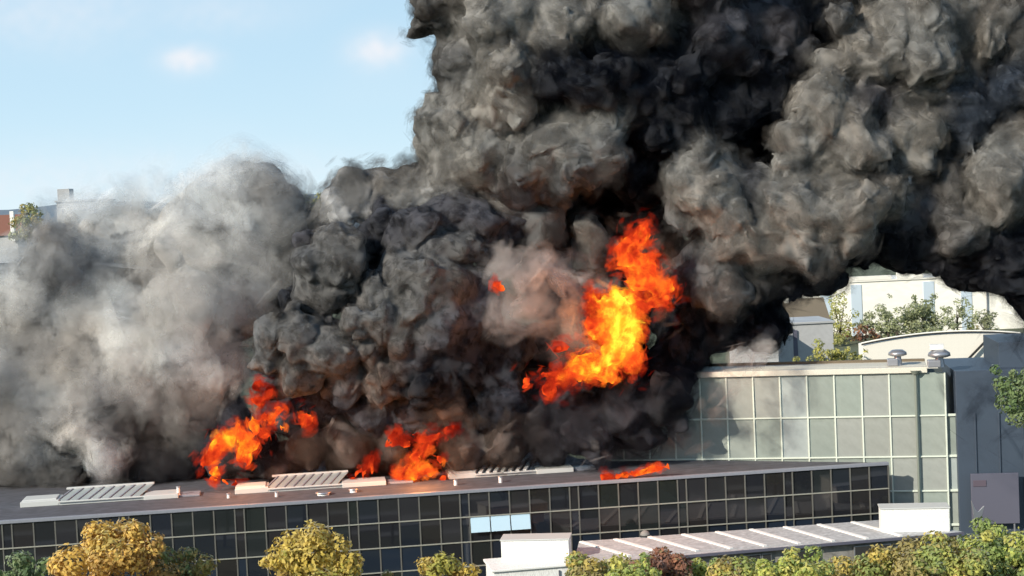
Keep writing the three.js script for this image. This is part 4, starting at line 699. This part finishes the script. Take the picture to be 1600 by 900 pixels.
smoke('thin dark smoke trailing below the underside of the tall column, over the pale buildings', [
  [1235, 492, 18, 'k', 0, 1.2], [1262, 462, 18, 'k', 0, 1.2], [1300, 440, 18, 'd', 0, 1.2], [1345, 426, 16, 'd', 0, 1.2], [1400, 420, 16, 'd', 0, 1.2], [1455, 422, 16, 'd', 0, 1.2], [1510, 432, 18, 'd', 0, 1.2], [1558, 452, 20, 'k', 0, 1.2], [1585, 490, 22, 'u', 0, 1.2], [1210, 520, 16, 'k', 0, 1], [1180, 548, 16, 'd', 0, 1],
], 160, { amp: 0.5, h: 0.4, kids: 3, thin: true, wisp: { layers: 3.4, size: 0.9, reach: 0.6, alpha: 0.5 } });
// ------------------------------------------------------------------ flames: glowing bodies of fire with loose tongues and painted glow, and the light they throw
const fireMat = new THREE.MeshBasicMaterial({ vertexColors: true, side: THREE.DoubleSide }); fireMat.name = 'flame';
const tongueGlowMat = new THREE.MeshBasicMaterial({ vertexColors: true, alphaMap: puffAlpha, transparent: true, side: THREE.DoubleSide, depthWrite: false }); tongueGlowMat.name = 'flame_tongue_glow';
const ramp = [[0, 0.10, 0.004, 0.002], [0.25, 0.42, 0.022, 0.007], [0.45, 0.85, 0.07, 0.012], [0.65, 1.1, 0.20, 0.016], [0.82, 1.25, 0.45, 0.02], [1.0, 1.4, 0.95, 0.06]];
const heat = (t) => { t = clamp(t, 0, 1); for (let i = 1; i < ramp.length; i++) if (t <= ramp[i][0]) { const a = ramp[i - 1], b = ramp[i], k = (t - a[0]) / (b[0] - a[0]); return [1, 2, 3].map((n) => lerp(a[n], b[n], k)); } return ramp.at(-1).slice(1); };
function flame(label, list, d0, power, opt = {}) {
  seedState = 104729 + label.length * 31 + list.length;
  const puffs = list.map(([x, y, r, t, dz = 0]) => ({ c: at(x, y, d0 + dz), r: r * (opt.thin ?? 0.76) * (d0 + dz) / F, tone: [t, t, t], soft: opt.soft ?? 0.25 }));
  const f = puffField(puffs, { h: 0.22, kids: 6, grand: 1, amp: 0.75, wave: 0.8, k: 0.3, ...opt });
  const shade = (L, x, y, z) => heat(L[0] - 0.04 + 0.26 * noise3(x * 0.5, y * 0.36, z * 0.5) + 0.2 * noise3(x * 1.3 + 9, y * 0.9, z * 1.3));
  const cen = puffs.reduce((s, p) => s.add(p.c), V()).divideScalar(puffs.length);
  const g = thing('fire', V(0, 0, 0), 0, label, 'fire');
  part(g, 'flame', bodyGeometry(f, shade), fireMat);
  part(g, 'flame_tongue_glow', wispGeometry(f, { layers: 9, reach: opt.glow ?? 1.6, sink: -0.05, size: 0.42, tilt: 0.8, alpha: 0.72 }, (L, x, y, z, u) => heat(L[0] * (1 - 0.85 * u) - 0.1 + 0.3 * noise3(x * 0.7, y * 0.45, z * 0.7 + 20))), tongueGlowMat);  // outer dim red also paints firelight on the smoke edges
  g.children[1].userData.kind = 'stuff';
  const l = new THREE.PointLight(new THREE.Color(1, 0.33, 0.08), power); l.position.copy(cen).addScaledVector(CZ, (opt.ahead ?? 4)); l.shadow.radius = 60; l.castShadow = true; l.name = 'fire_light'; g.add(l);
  return g;
}
flame('tall leaning fireball, yellow at its heart, rising into the black smoke', [
  [1000, 360, 20, 0.34], [985, 385, 24, 0.5], [1000, 400, 24, 0.62], [1010, 425, 26, 0.6], [1030, 440, 22, 0.55, 0.3], [1036, 462, 16, 0.5], [1020, 480, 22, 0.38, 0.6],
  [965, 470, 26, 1.0], [975, 490, 26, 1.15, -0.4], [968, 510, 28, 1.15, -0.5], [975, 530, 26, 1.1, -0.4], [950, 545, 30, 0.86, -0.3], [920, 560, 26, 0.9, -0.4], [935, 575, 26, 0.75], [905, 575, 20, 0.8, -0.3], [990, 560, 26, 0.5, 0.6], [1000, 530, 22, 0.5, 0.6], [935, 505, 26, 0.52, 0.6], [935, 470, 20, 0.4, 0.8], [995, 470, 22, 0.45, 0.5], [880, 592, 18, 0.4], [868, 605, 14, 0.34], [862, 585, 10, 0.34, 0.4], [895, 590, 14, 0.5],
], 157, 340, { glow: 2.0, thin: 0.7 });
flame('small separate flame left below the big fireball', [[826, 588, 8, 0.4], [827, 595, 8, 0.5], [828, 600, 6, 0.3]], 156.5, 10, { kids: 3 });
flame('red lick of flame inside the pale veil left of the big fireball', [[778, 452, 9, 0.3], [788, 460, 9, 0.46], [800, 462, 8, 0.42]], 156.6, 20, { kids: 4, soft: 0.5 });
flame('small red flame at the lower edge of the pale veil', [[875, 525, 10, 0.36], [866, 534, 8, 0.32]], 156.4, 16, { kids: 4, soft: 0.5 });
flame('orange flames beside the first and second rooflights, under the grey bank', [
  [362, 678, 14, 0.86], [350, 690, 13, 0.66], [375, 686, 14, 0.8], [330, 700, 11, 0.46], [322, 715, 9, 0.36], [390, 700, 14, 0.66], [386, 720, 12, 0.5], [372, 712, 9, 0.4], [404, 684, 11, 0.5], [392, 664, 12, 0.4], [408, 650, 10, 0.42], [418, 664, 8, 0.55], [430, 673, 7, 0.6], [428, 640, 11, 0.42], [400, 628, 10, 0.3], [390, 612, 8, 0.24], [340, 732, 7, 0.5], [334, 744, 8, 0.56], [330, 756, 7, 0.56], [350, 762, 5, 0.4], [365, 765, 4, 0.4], [410, 618, 7, 0.3],
], 158, 150);
flame('small round flame floating right of the left flames', [[478, 662, 9, 0.5], [484, 660, 8, 0.4], [474, 666, 6, 0.45]], 158, 12, { kids: 3 });
flame('low spread of flames on the roof between the second and third rooflights', [
  [612, 690, 9, 0.4], [622, 694, 7, 0.36], [640, 704, 8, 0.26], [655, 718, 9, 0.55], [652, 732, 9, 0.66], [660, 742, 11, 0.68], [680, 738, 10, 0.6], [640, 745, 9, 0.55], [692, 744, 7, 0.6], [690, 722, 5, 0.56], [668, 712, 9, 0.46], [620, 748, 7, 0.45], [675, 690, 17, 0.2, 1.2], [698, 675, 15, 0.12, 1.6], [660, 690, 13, 0.22, 1], [705, 748, 5, 0.5],
], 158.5, 110);
flame('red flame behind the ridge of the second rooflight', [[575, 733, 9, 0.36], [584, 726, 7, 0.4], [562, 740, 6, 0.36], [590, 718, 5, 0.3]], 159, 20, { kids: 4 });
flame('flat patch of flame running along the roof edge near the glass hall', [[975, 740, 4, 0.44], [990, 739, 4, 0.5], [1005, 738, 5, 0.56], [1018, 738, 4, 0.5], [955, 742, 4, 0.36], [940, 744, 4, 0.3], [1030, 738, 4, 0.34], [965, 741, 4, 0.4], [998, 739, 4, 0.52], [982, 740, 4, 0.46], [1012, 738, 4, 0.5], [948, 743, 4, 0.33]], 154.6, 16, { kids: 3, amp: 0.25, soft: 0.1, glow: 0.4, thin: 1 });  // glowing strip painting the fire reflected on the roof
renderer.render(scene, camera);
